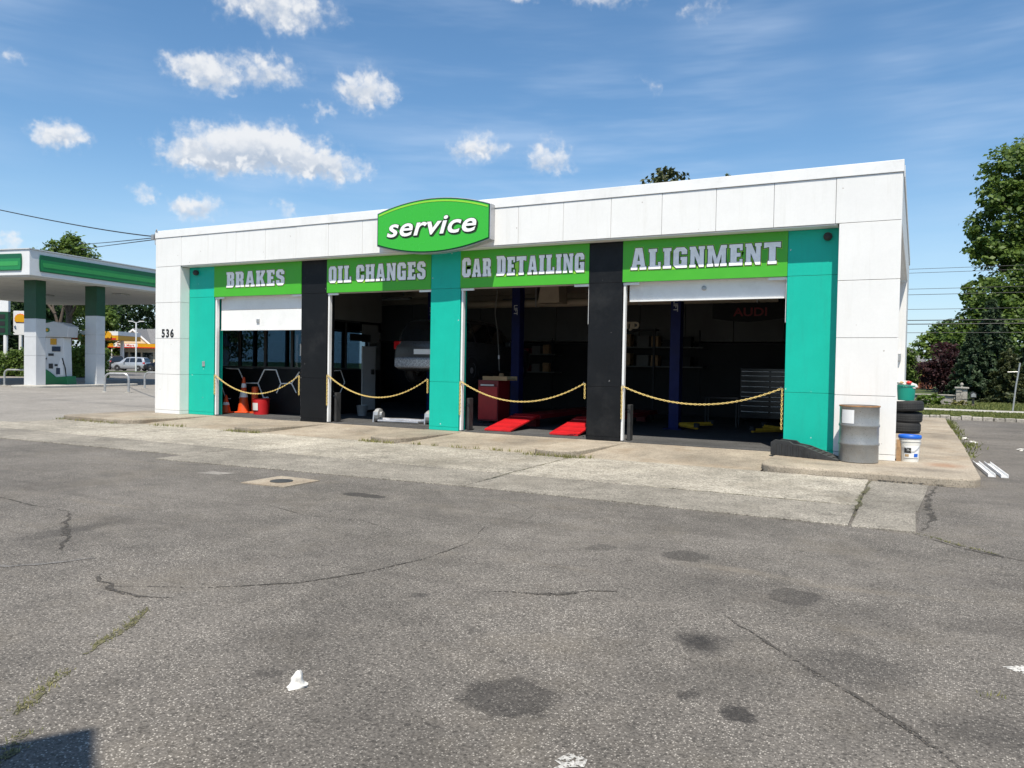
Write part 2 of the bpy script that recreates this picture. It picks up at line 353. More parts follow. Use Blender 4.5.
# slab-serif block capitals, drawn as outlines (height 10) : list of loops, first the outline, then the holes
GL = {
 'I': (4, [[(0,0),(4,0),(4,1.6),(3.4,1.6),(3.4,8.4),(4,8.4),(4,10),(0,10),(0,8.4),(.6,8.4),(.6,1.6),(0,1.6)]]),
 'L': (6, [[(0,0),(6,0),(6,3.4),(4.7,3.4),(4.7,1.8),(3.4,1.8),(3.4,8.4),(4.1,8.4),(4.1,10),(0,10),(0,8.4),(.6,8.4),(.6,1.6),(0,1.6)]]),
 'E': (6.1, [[(0,0),(6,0),(6,3),(4.7,3),(4.7,1.8),(3.4,1.8),(3.4,4.1),(5.1,4.1),(5.1,5.9),(3.4,5.9),(3.4,8.2),(4.7,8.2),(4.7,7),(6,7),(6,10),(0,10),(0,8.4),(.6,8.4),(.6,1.6),(0,1.6)]]),
 'T': (7.2, [[(1.7,0),(5.5,0),(5.5,1.6),(5.0,1.6),(5.0,7.9),(7.2,7.4),(7.2,10),(0,10),(0,7.4),(2.2,7.9),(2.2,1.6),(1.7,1.6)]]),
 'H': (7.2, [[(0,0),(3.4,0),(3.4,1.5),(2.9,1.5),(2.9,4.1),(4.3,4.1),(4.3,1.5),(3.8,1.5),(3.8,0),(7.2,0),(7.2,1.5),(6.8,1.5),(6.8,8.5),(7.2,8.5),(7.2,10),(3.8,10),(3.8,8.5),(4.3,8.5),(4.3,5.9),(2.9,5.9),(2.9,8.5),(3.4,8.5),(3.4,10),(0,10),(0,8.5),(.4,8.5),(.4,1.5),(0,1.5)]]),
 'O': (6.4, [[(1.4,0),(5,0),(6.4,1.4),(6.4,8.6),(5,10),(1.4,10),(0,8.6),(0,1.4)], [(2.9,1.9),(2.6,2.2),(2.6,7.8),(2.9,8.1),(3.5,8.1),(3.8,7.8),(3.8,2.2),(3.5,1.9)]]),
 'C': (6.4, [[(1.4,0),(5,0),(6.4,1.4),(6.4,4),(3.8,4),(3.8,2.2),(3.5,1.9),(2.9,1.9),(2.6,2.2),(2.6,7.8),(2.9,8.1),(3.5,8.1),(3.8,7.8),(3.8,6.2),(6.4,6.2),(6.4,8.6),(5,10),(1.4,10),(0,8.6),(0,1.4)]]),
 'G': (6.6, [[(1.4,0),(6.5,0),(6.5,5.3),(3.4,5.3),(3.4,3.8),(3.9,3.8),(3.9,2.2),(3.5,1.9),(2.9,1.9),(2.6,2.2),(2.6,7.8),(2.9,8.1),(3.5,8.1),(3.9,7.8),(3.9,6.6),(6.5,6.6),(6.5,8.6),(5.1,10),(1.4,10),(0,8.6),(0,1.4)]]),
 'S': (6.2, [[(0,1.4),(1.4,0),(4.8,0),(6.2,1.4),(6.2,4.6),(5,5.8),(2.6,6.6),(2.5,7.9),(2.8,8.2),(3.4,8.2),(3.7,7.9),(3.7,6.9),(6.1,6.9),(6.1,8.6),(4.7,10),(1.4,10),(0,8.6),(0,5.9),(1.2,4.7),(3.6,3.7),(3.7,2.2),(3.4,1.8),(2.8,1.8),(2.5,2.2),(2.5,3.3),(0,3.3)]]),
 'B': (6.3, [[(0,0),(5,0),(6.2,1.2),(6.2,4.3),(5.5,5),(6.2,5.7),(6.2,8.8),(5,10),(0,10),(0,8.4),(.5,8.4),(.5,1.6),(0,1.6)], [(3.1,1.8),(3.1,4.2),(3.6,4.2),(3.8,3.9),(3.8,2.1),(3.6,1.8)], [(3.1,5.9),(3.1,8.2),(3.6,8.2),(3.8,7.9),(3.8,6.2),(3.6,5.9)]]),
 'R': (6.7, [[(0,0),(3.5,0),(3.5,1.5),(3,1.5),(3,3.8),(3.5,3.8),(3.9,3.2),(3.9,0),(6.7,0),(6.7,1.5),(6.3,1.5),(6.3,3.9),(5.5,4.8),(6.3,5.6),(6.3,8.8),(5.1,10),(0,10),(0,8.5),(.4,8.5),(.4,1.5),(0,1.5)], [(3,5.6),(3,8.2),(3.6,8.2),(3.9,7.9),(3.9,5.9),(3.6,5.6)]]),
 'A': (7.2, [[(0,0),(3.1,0),(3.1,1.5),(2.6,1.5),(2.75,2.4),(4.45,2.4),(4.6,1.5),(4.1,1.5),(4.1,0),(7.2,0),(7.2,1.5),(6.7,1.5),(5.2,10),(2,10),(.5,1.5),(0,1.5)], [(3.05,4.1),(3.6,7.4),(4.15,4.1)]]),
 'K': (7, [[(0,0),(3.4,0),(3.4,1.5),(2.9,1.5),(2.9,3.6),(3.3,4.2),(4.3,1.5),(3.9,1.5),(3.9,0),(7,0),(7,1.5),(6.6,1.5),(5,5.4),(6.5,8.5),(6.9,8.5),(6.9,10),(3.8,10),(3.8,8.5),(4.2,8.5),(2.9,6),(2.9,8.5),(3.4,8.5),(3.4,10),(0,10),(0,8.5),(.4,8.5),(.4,1.5),(0,1.5)]]),
 'N': (7.1, [[(0,0),(2.9,0),(2.9,1.5),(2.4,1.5),(2.4,5.6),(4.6,0),(6.7,0),(6.7,8.5),(7.1,8.5),(7.1,10),(4.2,10),(4.2,8.5),(4.7,8.5),(4.7,5),(2.7,10),(0,10),(0,8.5),(.4,8.5),(.4,1.5),(0,1.5)]]),
 'D': (6.4, [[(0,0),(5,0),(6.4,1.4),(6.4,8.6),(5,10),(0,10),(0,8.5),(.5,8.5),(.5,1.5),(0,1.5)], [(3.1,1.8),(3.1,8.2),(3.5,8.2),(3.8,7.8),(3.8,2.2),(3.5,1.8)]]),
 'M': (9, [[(0,0),(2.9,0),(2.9,1.5),(2.4,1.5),(2.4,5.8),(3.7,0),(5.3,0),(6.6,5.8),(6.6,1.5),(6.1,1.5),(6.1,0),(9,0),(9,1.5),(8.6,1.5),(8.6,8.5),(9,8.5),(9,10),(6.3,10),(4.5,3.6),(2.7,10),(0,10),(0,8.5),(.4,8.5),(.4,1.5),(0,1.5)]]),
}
def block_text(words, x0, x1, z0, h, grow, extrude, caps=1.):
    """slab capitals between x0 and x1; grow = outline offset in metres; first letter of a word is higher by caps"""
    cu = bpy.data.curves.new('g', 'CURVE'); cu.dimensions = '2D'; cu.fill_mode = 'BOTH'; cu.extrude = extrude; cu.offset = grow
    x = 0; items = []
    for wi, wd in enumerate(words.split()):
        if wi: x += 3.0
        for i, ch in enumerate(wd):
            wdt, loops = GL[ch]; k = caps if i == 0 else 1.
            items.append((x, k, loops)); x += wdt * k + 1.05
    x -= 1.05; sx = (x1 - x0) / x; sz = h / 10
    for (ox, k, loops) in items:
        for lp in loops:
            sp = cu.splines.new('POLY'); sp.points.add(len(lp) - 1); sp.use_cyclic_u = True
            for p, q in zip(sp.points, lp): p.co = (x0 + (ox + q[0] * k) * sx, z0 + q[1] * k * sz, 0, 1)
    o = bpy.data.objects.new('g', cu); col.objects.link(o)
    dg = bpy.context.evaluated_depsgraph_get(); dg.update()
    me = bpy.data.meshes.new_from_object(o.evaluated_get(dg)); bpy.data.objects.remove(o); bpy.data.curves.remove(cu)
    return me

# ================================================================== GROUND
def sheet(name, pts, z, mat, parent=None, kind='structure', **kw):
    return obj(name, MB().add([(x, y, z) for x, y in pts], [tuple(range(len(pts)))]), mat, parent, kind=kind if parent is None else None, **kw)
sheet('ground', [(-900, -500), (900, -500), (900, 1200), (-900, 1200)], -.03, 'grass_soil')
lot = sheet('asphalt_lot', [(-58, -60), (45, -60), (45, 30.3), (-58, 30.3)], 0, 'asphalt')
sheet('far_road', [(-180, -60), (-19, -60), (-19, 120), (-180, 120)], -.012, 'old_asphalt')
sheet('forecourt', [(-75, 10.95), (-19.05, 10.95), (-19.05, 40), (-75, 40)], .006, 'forecourt_concrete')

def ribbon(name, pts, width, mat, z=.0035, jag=.35, seed=1, parent=lot, step=.06):
    """thin uneven strip lying on the paving along a path"""
    r = random.Random(seed); P = [Vector((p[0], p[1], 0)) for p in pts]; path = []
    for a, b in zip(P[:-1], P[1:]):
        n = max(1, int((b - a).length / step))
        path += [a.lerp(b, i / n) for i in range(n)]
    path.append(P[-1]); L = len(path); mb = MB(); vs = []; off = 0
    for i, p in enumerate(path):
        t = (path[min(i + 1, L - 1)] - path[max(0, i - 1)]).normalized(); nn = Vector((-t.y, t.x, 0))
        off = off * .75 + r.uniform(-1, 1) * width * jag * .8
        wd = width * 1.0 * (.04 + .96 * math.sin(math.pi * min(1, (i + .3) / L)) ** .6) * r.uniform(1 - jag, 1 + jag) / 2
        vs += [p + nn * (off + wd) + Vector((0, 0, z)), p + nn * (off - wd) + Vector((0, 0, z))]
    return obj(name, mb.add(vs, [(2 * i, 2 * i + 1, 2 * i + 3, 2 * i + 2) for i in range(L - 1)]), mat, parent)
ribbon('crack', [(-5.03, 3.44), (-4.41, 3.76), (-3.9, 4.21), (-3.66, 4.71), (-3.51, 5.3), (-3.52, 5.93), (-3.73, 6.6)], .022, 'tar_and_edge_shade', seed=2)
ribbon('crack', [(-1.08, 5.1), (-.8, 4.75), (-.52, 4.42), (-.25, 4.15), (-.02, 3.9), (.2, 3.55), (.3, 3.2)], .03, 'tar_and_edge_shade', seed=3, jag=.45)
ribbon('crack', [(-5.35, 3.7), (-5.15, 3.5), (-5.0, 3.52), (-4.9, 3.42), (-4.6, 3.4), (-4.35, 3.5)], .04, 'tar_and_edge_shade', seed=4, jag=.5)
ribbon('crack', [(-7.7, 4.9), (-7.1, 4.5), (-6.5, 4.15), (-6.1, 3.8)], .05, 'tar_and_edge_shade', seed=5, jag=.6)
ribbon('crack', [(-9.5, 5.1), (-8.4, 4.95), (-7.6, 4.95)], .025, 'tar_and_edge_shade', seed=6)
ribbon('crack', [(-2.6, 4.75), (-2.2, 4.95), (-1.85, 5.22)], .05, 'tar_and_edge_shade', seed=7, jag=.5)
ribbon('crack', [(.02, 8.6), (.4, 8.15), (.86, 7.85), (1.6, 7.5)], .035, 'tar_and_edge_shade', seed=8)
ribbon('crack', [(-6.6, 6.4), (-5.6, 6.1), (-4.9, 6.2), (-4.2, 5.9)], .012, 'tar_and_edge_shade', seed=9)
ribbon('crack', [(-4.2, 7.9), (-3.6, 7.5), (-3.5, 6.9)], .01, 'tar_and_edge_shade', seed=10)
ribbon('crack', [(.1, 8.7), (.22, 10), (.14, 11.2), (.3, 12.3)], .07, 'tar_and_edge_shade', seed=11, jag=.5)
ribbon('mossy_crack', [(-4.35, 3.3), (-4.23, 3.19), (-4.04, 2.89), (-3.9, 2.61)], .045, 'moss', seed=12, jag=.6, z=.004)
ribbon('mossy_crack', [(-3.82, 2.45), (-3.72, 2.33), (-3.6, 2.15), (-3.52, 2.0)], .06, 'moss', seed=13, jag=.6, z=.004)
ribbon('mossy_crack', [(-3.35, 1.95), (-3.2, 1.83), (-3.1, 1.6)], .05, 'moss', seed=14, jag=.6, z=.004)
ribbon('mossy_crack', [(.06, 8.62), (.4, 8.2), (.7, 7.98)], .03, 'moss', seed=15, jag=.7, z=.0055)
ribbon('paint_line', [(-6.6, 3.1), (-6.09, 3.42), (-5.75, 3.9)], .05, 'old_asphalt', seed=16, jag=.7)
sheet('paint_mark', [(-1.255, 2.83), (-1.2, 2.8), (-1.13, 2.84), (-1.14, 2.9), (-1.2, 2.925), (-1.235, 2.9)], .0035, 'worn_paint', lot)
sheet('paint_mark', [(-1.25, 2.73), (-1.19, 2.72), (-1.15, 2.79), (-1.22, 2.81)], .0035, 'worn_paint', lot)
sheet('paint_mark', [(.46, 4.95), (.62, 4.82), (.8, 4.9), (.62, 5.08)], .0035, 'worn_paint', lot)
sheet('patch', [(-8.95, 7.55), (-8.55, 7.62), (-8.5, 7.86), (-8.9, 7.8)], .0035, 'forecourt_concrete', lot)
mh = thing('access_cover', 'square pale concrete pad with a round iron cover set in the asphalt', 'utility cover', (-7.4, 7.62, 0))
obj('collar', MB().prism([(-.36, -.36), (.36, -.33), (.36, .34), (-.36, .36)], -.02, .012), 'smooth_concrete', mh)
obj('iron_lid', MB().lathe([(.15, 0), (.15, .018), (.145, .02)], n=28), 'black_plastic', mh)

# exposed aggregate apron in front of the bays: slabs with joints
ap = bpy.data.objects.new('apron', None); col.objects.link(ap); ap['kind'] = 'structure'
XJ = [-27, -23.4, -19.3, -14.6, -10.1, -5.25, -.56]
for i in range(len(XJ) - 1):
    a, b = XJ[i] + .012, XJ[i + 1] - .012
    obj('apron_slab', BX(a, b, 9.93, 12.42 if b > -19 else 10.9, -.05, .022), 'exposed_aggregate', ap, bevel=.008)
for a, b, y in ((-27, -21.5, 8.4), (-21.5, -16, 8.55), (-16, -10.72, 8.78)):
    obj('apron_slab', MB().prism([(a + .01, y - .1), (b - .01, y + .05), (b - .01, 9.915), (a + .01, 9.915)], -.05, .02), 'weathered_aggregate', ap, bevel=.008)
for a, b in ((-10.7, -5.2), (-5.18, -.58), (-.55, .04)):
    obj('apron_slab', MB().prism([(a, 8.62 if a > -10 else 8.25), (b, 8.62), (b, 9.915), (a, 9.915)], -.05, .019), 'weathered_aggregate', ap, bevel=.008)
obj('apron_slab', MB().prism([(-.55, 9.93), (.06, 9.93), (.14, 11.2), (.2, 12.28), (-.55, 12.3)], -.05, .016), 'weathered_aggregate', ap)
ribbon('weedy_joint', [(-.56, 9.0), (-.56, 10.4), (-.55, 11.4), (-.53, 12.3)], .06, 'moss', z=.024, seed=21, parent=ap)
ribbon('weedy_joint', [(-.5, 9.92), (-2, 9.92), (-3.2, 9.92)], .03, 'moss', z=.024, seed=22, parent=ap)
ribbon('weedy_joint', [(-5.2, 9.0), (-5.23, 10.6), (-5.25, 12.3)], .025, 'moss', z=.024, seed=23, parent=ap)

def rounded(pts, r, n=5):
    """polygon with the flagged corners rounded: pts = (x, y, radius factor)"""
    out = []; k = len(pts)
    for i in range(k):
        p = Vector(pts[i][:2]); rr = r * pts[i][2]
        if rr <= 0: out.append(tuple(p)); continue
        a = (Vector(pts[i - 1][:2]) - p).normalized(); b = (Vector(pts[(i + 1) % k][:2]) - p).normalized()
        for j in range(n + 1):
            t = j / n; out.append(tuple((p + a * rr) * (1 - t) ** 2 + p * 2 * t * (1 - t) + (p + b * rr) * t ** 2))
    return out
Y0, Y1, ZB, ZF, ZT = 14.22, 14.52, .12, 4.1, 5.0
WX0, WX1, YB = -18.48, -.27, 26.8
PADS = [(-19.5, -16.45, 12.15), (-13.62, -12.42, 12.35), (-9.82, -8.72, 12.38), (-6.08, -4.98, 12.3)]
for (a, b, y) in PADS:
    obj('kerbed_pad', MB().prism(rounded([(a, y, 1), (b - .25, y, 1), (b, Y1 + .2, 0), (a, Y1 + .2, 0)], .4), -.05, ZB), 'smooth_concrete', ap, bevel=.02)
obj('kerbed_pad', MB().prism(rounded([(-2.15, 12.42, .9), (.86, 12.42, 1), (.88, 15.6, 0), (WX1 - .34, 15.6, 0), (WX1 - .34, Y1 + .31, 0), (WX1 - .02, Y1 + .31, 0), (WX1 - .02, Y1 + .2, 0), (-2.15, Y1 + .2, 0)], .45), -.05, ZB), 'smooth_concrete', ap, bevel=.025)
for i, y in enumerate(np.arange(15.615, 28.9, 1.9)):
    obj('sidewalk_slab', BX(WX1 - .35, .885 + .02 * math.sin(i), y, y + 1.885, -.05, ZB - .004 * (i % 3)), 'smooth_concrete', ap, bevel=.01)
edges = [-16.45, -13.62, -12.42, -9.82, -8.72, -6.08, -4.98, -2.15]
for i in range(0, 8, 2):
    a, b = edges[i] - .3, edges[i + 1] + .02
    mb = MB().add([(a, 12.43, .02), (b + .02, 12.43, .02), (b + .02, Y1 + .25, ZB + .006), (a, Y1 + .25, ZB + .006), (a, 12.43, -.05), (b + .02, 12.43, -.05)], [(0, 1, 2, 3), (4, 5, 1, 0)])
    obj('bay_ramp', mb, 'smooth_concrete', ap)
for k, (a, b, y) in enumerate(PADS):  # dark strips paint both broken edges and the shadow line below the pads
    ribbon('broken_edge_shade', [(a + .1, y - .035), ((a + b) / 2, y - .03), (b - .3, y - .035)], .09, 'tar_and_edge_shade', z=.0245, seed=70 + k, parent=ap, jag=.6)
    ribbon('broken_edge_shade', [(b - .2, y + .1), (b - .1, y + .9), (b + .03, y + 1.9)], .05, 'tar_and_edge_shade', z=.03 + .0, seed=80 + k, parent=ap, jag=.6)
ribbon('broken_edge_shade', [(-2.1, 12.39), (-1, 12.385), (.1, 12.385), (.75, 12.4)], .07, 'tar_and_edge_shade', z=.0245, seed=90, parent=ap, jag=.6)
sheet('grass_verge', [(-30, 30.55), (70, 30.55), (70, 35.6), (-30, 35.6)], .07, 'grass_soil')
sheet('street_sidewalk', [(-30, 35.6), (70, 35.6), (70, 37.4), (-30, 37.4)], .08, 'sidewalk')
sheet('neighbour_lawn', [(-30, 37.4), (70, 37.4), (70, 110), (-30, 110)], .05, 'grass_soil')
sheet('far_verge', [(-93, 52), (-70, 66), (-73, 70), (-97, 56)], .03, 'grass_soil')
kerb = bpy.data.objects.new('kerb', None); col.objects.link(kerb); kerb['kind'] = 'structure'
blk = None
for i in range(60):
    x = -6 + i * .315
    if blk is None: blk = obj('kerb_block', MB().box(-.148, .148, -.11, .11, -.1, .13), 'stone', kerb, bevel=.02)
    else:
        k = blk.copy(); col.objects.link(k); blk_ = k
    o = blk if i == 0 else k
    o.location = (x, 30.42 + random.uniform(-.02, .02), random.uniform(-.025, .02)); o.rotation_euler = (0, 0, random.uniform(-.06, .06))

# ================================================================== THE GARAGE BUILDING
G = thing('service_garage', 'white panelled service garage with four open bays and teal and black piers', 'building', (0, 0, 0))
P_W = (WX1 - WX0) / 18
core = MB().box(WX0 + .03, WX1 - .03, Y0 + .03, Y1 + .3, ZF, ZT)
obj('fascia_core', core, 'dark_gap', G)
for i in range(18):
    a = WX0 + i * P_W + .0035; b = a + P_W - .007; j = random.uniform(-.003, .003)
    obj('fascia_panel', BX(a, b, Y0 + j, Y0 + .025 + j, ZF + .004, ZT - .125), 'white_panel', G, bevel=.004)
obj('parapet_cap', BX(WX0 - .015, WX1 + .012, Y0 - .018, Y0 + .4, ZT - .118, ZT + .08), 'white_trim', G, bevel=.006)
obj('parapet_cap', BX(WX1 - .35, WX1 + .02, Y0 + .405, YB + .02, ZT - .118, ZT + .08), 'white_trim', G, bevel=.006)
obj('parapet_cap', BX(WX0 - .02, WX0 + .35, Y0 + .405, YB + .02, ZT - .118, ZT + .08), 'white_trim', G, bevel=.006)
obj('soffit', BX(WX0 + 1.0, WX1 - .98, Y0 + .027, Y1 + .1, ZF - .02, ZF - .002), 'white_trim', G)
# corner piers
PZ = [ZB, .22, 1.19, 2.16, 3.13, ZF]
obj('pier_core', BX(WX0 + .03, -17.53, Y0 + .03, Y1 + .3, ZB - .02, ZF - .001), 'dark_gap', G)
obj('pier_core', BX(-1.19, WX1 - .03, Y0 + .03, Y1 + .3, ZB - .02, ZF - .001), 'dark_gap', G)
for z0, z1 in zip(PZ[:-1], PZ[1:]):
    obj('pier_panel', BX(WX0, -17.5, Y0, Y0 + .028, z0 + .004, z1 - .004), 'white_panel', G, bevel=.004)
    obj('pier_panel', BX(-17.528, -17.5, Y0 + .03, Y1 - .003, z0 + .004, z1 - .026 if z1 == ZF else z1 - .004), 'white_panel', G, bevel=.003)
    obj('pier_panel', BX(-1.22, WX1, Y0, Y0 + .028, z0 + .004, z1 - .004), 'white_panel', G, bevel=.004)
    obj('pier_panel', BX(-1.22, -1.192, Y0 + .03, Y1 - .003, z0 + .004, z1 - .026 if z1 == ZF else z1 - .004), 'white_panel', G, bevel=.003)
# side walls, rear wall and roof
for k, (a, b) in enumerate(zip(np.linspace(Y0 + .03, YB, 13)[:-1], np.linspace(Y0 + .03, YB, 13)[1:])):
    obj('side_fascia_panel', BX(WX1 - .028, WX1, a + .005, b - .005, ZF - .05, ZT - .125), 'white_panel', G, bevel=.003)
obj('side_wall', BX(WX1 - .52, WX1 - .36, Y1 + .305, 23.3, ZB - .1, ZF - .06), 'white_panel', G)
obj('side_soffit', BX(WX1 - .52, WX1 - .03, Y1 + .305, 23.3, ZF - .055, ZF), 'white_trim', G)
obj('rear_annex_wall', BX(WX1 - .4, WX1 - .003, 23.3, YB, ZB - .1, ZF - .06), 'white_panel', G)
obj('meter_box', BX(WX1 - .2, WX1 - .1, 23.2, 23.298, 1.9, 2.1), 'galvanised', G, bevel=.01)
LWY = [16.35, 17.75, 19.15, 20.55, 21.95, 23.3]
obj('side_wall', BX(WX0, WX0 + .2, Y1 + .305, YB, -.1, 1.3), 'white_panel', G); obj('side_wall', BX(WX0, WX0 + .2, Y1 + .305, YB, 2.75, ZT - .12), 'white_panel', G)
obj('side_wall', BX(WX0, WX0 + .2, Y1 + .305, LWY[0], 1.3, 2.75), 'white_panel', G); obj('side_wall', BX(WX0, WX0 + .2, LWY[-1], YB, 1.3, 2.75), 'white_panel', G)
for a, b in zip(LWY[:-1], LWY[1:]):
    q_ = obj('side_window', MB().box(WX0 + .04, WX0 + .12, a, a + .06, 1.3, 2.75).box(WX0 + .04, WX0 + .12, b - .06, b - .002, 1.3, 2.75).box(WX0 + .04, WX0 + .12, a + .061, b - .061, 1.3, 1.36).box(WX0 + .04, WX0 + .12, a + .061, b - .061, 2.69, 2.75), 'black_plastic', G)
    obj('pane', BX(WX0 + .075, WX0 + .083, a + .062, b - .062, 1.362, 2.688), 'clear_glass', q_)
obj('rear_wall', BX(WX0 + .205, WX1 - .225, YB - .2, YB, -.1, ZT - .12), 'white_panel', G)
obj('roof', BX(WX0 + .21, WX1 - .23, Y1 + .31, YB - .21, 4.45, 4.6), 'ceiling', G)
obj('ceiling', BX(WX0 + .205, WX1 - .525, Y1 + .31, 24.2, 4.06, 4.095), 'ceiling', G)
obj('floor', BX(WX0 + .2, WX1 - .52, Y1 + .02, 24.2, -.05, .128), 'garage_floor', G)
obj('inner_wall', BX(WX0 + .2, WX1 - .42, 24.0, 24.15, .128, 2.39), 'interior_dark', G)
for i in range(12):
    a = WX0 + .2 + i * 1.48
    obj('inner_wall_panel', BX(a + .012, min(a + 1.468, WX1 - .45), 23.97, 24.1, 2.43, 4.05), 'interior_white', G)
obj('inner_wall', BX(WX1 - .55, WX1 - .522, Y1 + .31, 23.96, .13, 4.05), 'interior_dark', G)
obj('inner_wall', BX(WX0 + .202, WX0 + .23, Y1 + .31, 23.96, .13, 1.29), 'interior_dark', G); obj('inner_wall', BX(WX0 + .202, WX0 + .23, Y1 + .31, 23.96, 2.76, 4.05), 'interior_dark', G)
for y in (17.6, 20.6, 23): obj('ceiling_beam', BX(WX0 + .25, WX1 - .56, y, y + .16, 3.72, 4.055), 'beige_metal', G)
# piers between the bays
PIERS = [(-17.5, -16.55, 'teal_panel'), (-13.5, -12.69, 'black_panel'), (-9.68, -8.91, 'teal_panel'), (-5.88, -5.17, 'black_panel'), (-2.08, -1.22, 'teal_panel')]
for (a, b, m) in PIERS:
    obj('pier_core', BX(a + .012, b - .012, Y1 + .022, Y1 + .3, ZB - .03, ZF - .03), 'black_panel' if m == 'black_panel' else 'teal_panel', G)
    for z0, z1 in ((ZB, .2), (.2, 1.2), (1.2, 3.27), (3.27, ZF - .021)):
        obj('pier_panel', BX(a, b, Y1, Y1 + .02, z0 + .003, z1 - .003), m, G, bevel=.003)
BAYS = [(-16.55, -13.5), (-12.69, -9.68), (-8.91, -5.88), (-5.17, -2.08)]
for k, (a, b) in enumerate(BAYS):
    obj('lintel', BX(a + .002, b - .002, Y1 + .06, Y1 + .3, 3.27, ZF - .024), 'dark_gap', G)
    for s, x in ((1, a), (-1, b)):
        x0, x1 = sorted((x + s * .012, x + s * (.056 if s > 0 else .03)))
        if s > 0 or k in (0,): obj('door_track', BX(x0, x1, Y1 + .03, Y1 + .13, ZB + .02, 3.262), 'white_trim', G, bevel=.006)
        else: obj('door_track', BX(x0, x1, Y1 + .05, Y1 + .15, 2.45, 3.262), 'white_trim', G, bevel=.006)
        obj('track_bracket', BX(*sorted((x + s * .01, x + s * .33)), Y1 + .02, Y1 + .05, 3.215, 3.262), 'white_trim', G)
    if k: obj('jamb_guard', BX(a + .075, a + .14, Y1 + .22, Y1 + .4, .13, .85), 'black_plastic', G, bevel=.01)
def door(a, b, zs, label):
    d = None
    for z0, z1 in zip(zs[:-1], zs[1:]):
        obj('door_section', BX(a + .09, b - .05, Y1 + .16, Y1 + .2, z0 + .003, z1 - .003), 'white_trim', G, bevel=.008)
    return d
door(-16.55, -13.5, [2.41, 2.92, 3.45], ''); door(-5.17, -2.08, [2.92, 3.45], '')
obj('door_seal', BX(-5.06, -2.14, Y1 + .13, Y1 + .21, 2.895, 2.921), 'white_trim', G); obj('door_seal', BX(-16.44, -13.56, Y1 + .13, Y1 + .21, 2.388, 2.411), 'white_trim', G)
obj('door_handle', BX(-15.16, -15.06, Y1 + .13, Y1 + .16, 2.58, 2.68), 'galvanised', G, bevel=.01)
obj('door_lock', MB().lathe([(.045, 0), (.045, -.02), (.02, -.03)], (-3.6, Y1 + .16, 3.12), 14, 'y'), 'galvanised', G)
for x in (-17.2, -1.42):
    obj('security_camera', MB().lathe([(.06, 0), (.075, -.05), (.07, -.09), (.035, -.125), (.005, -.135)], (x, Y1, 3.93), 14, 'y'), 'black_plastic', G, smooth=True)
obj('outlet_cover', BX(-16.98, -16.88, Y1 - .02, Y1, 1.42, 1.56), 'galvanised', G, bevel=.01)
put_text('house_number', text_mesh('536', .30, 0, .008, .004, .92, spacing=1.25), 'black_paint', G, (-17.98, Y0 - .006, 2.2))
br = MB().tube([(WX0 + .06, Y0 + .12, 4.65), (WX0 - .12, Y0 + .05, 4.98), (WX0 + .1, Y0 - .05, 5.12)], .015, 6).tube([(WX0 - .02, Y0 + .0, 4.72), (WX0 - .12, Y0 + .05, 4.98)], .012, 6).box(WX0 - .17, WX0 - .07, Y0 - .02, Y0 + .1, 4.86, 5.0)
obj('wire_bracket', br, 'galvanised', G)

# ------------------------------------------------------------------ signs over the bays
SG = [('BRAKES', BAYS[0], -16.08, -14.05, 1.), ('OIL CHANGES', BAYS[1], -12.62, -9.82, 1.), ('CAR DETAILING', BAYS[2], -8.86, -5.98, 1.08), ('ALIGNMENT', BAYS[3], -5.0, -2.2, 1.08)]
for (txt, (a, b), x0, x1, caps) in SG:
    s = thing('bay_sign', 'lime green signboard lettered %s in silver capitals over its bay' % txt, 'sign', ((a + b) / 2, Y1, 3.28), group='signboards over the bays')
    Lm = Matrix.Translation((-(a + b) / 2, -Y1, -3.28))
    bd = BX(a + .003, b - .003, Y1 - .012, Y1 + .03, 3.272, ZF - .024); bd.v = [tuple(Lm @ Vector(v)) for v in bd.v]
    obj('board', bd, 'lime_sign', s)
    for nm, m, gr, yo in (('letter_halo', 'lime_light', -.022, .014), ('letter_outline', 'outline_dark', -.013, .018), ('lettering', 'letter_silver', 0, .022)):
        me = block_text(txt, x0, x1, 3.5, .40 if caps == 1 else .39, -gr, .002, caps)
        put_text(nm, me, m, s, Lm @ Vector((0, Y1 - yo, 0)))
SS = thing('service_sign', 'barrel shaped bright green sign lettered service on the white fascia', 'sign', (-9.36, Y0, 4.0))
def barrel(hw, zc0, zc1, zm0, zm1, n=18):
    pts = [(-hw + 2 * hw * i / n, zc0 + (zm0 - zc0) * (1 - (2 * i / n - 1) ** 2)) for i in range(n + 1)]
    return pts + [(hw - 2 * hw * i / n, zc1 + (zm1 - zc1) * (1 - (2 * i / n - 1) ** 2)) for i in range(n + 1)]
obj('cabinet', MB().prism(barrel(1.46, .21, .95, -.01, 1.18), -.2, -.0, 'y'), 'aluminium', SS, bevel=.012)
obj('rim', MB().prism(barrel(1.445, .225, .935, .005, 1.165), -.206, -.2, 'y'), 'deep_green', SS)
obj('face', MB().prism(barrel(1.42, .25, .92, .035, 1.14), -.216, -.207, 'y'), 'sign_face', SS)
arc = barrel(1.40, .262, .905, .05, 1.125)[19:]; arc2 = [(x, z - .035) for x, z in arc]
obj('highlight_band', MB().prism(list(reversed(arc)) and arc + arc2[::-1], -.221, -.217, 'y'), 'lime_light', SS)
for nm, m, off, yo in (('letter_outline', 'outline_dark', .022, .224), ('lettering', 'letter_white', .009, .232)):
    put_text(nm, text_mesh('service', .57, .24, off, .003, 1.36, spacing=1.04), m, SS, (-.04, -yo, .40))
put_text('letter_outline', text_mesh('service', .57, .24, .022, .002, 1.36, spacing=1.04), 'outline_dark', SS, (-.018, -.219, .375))

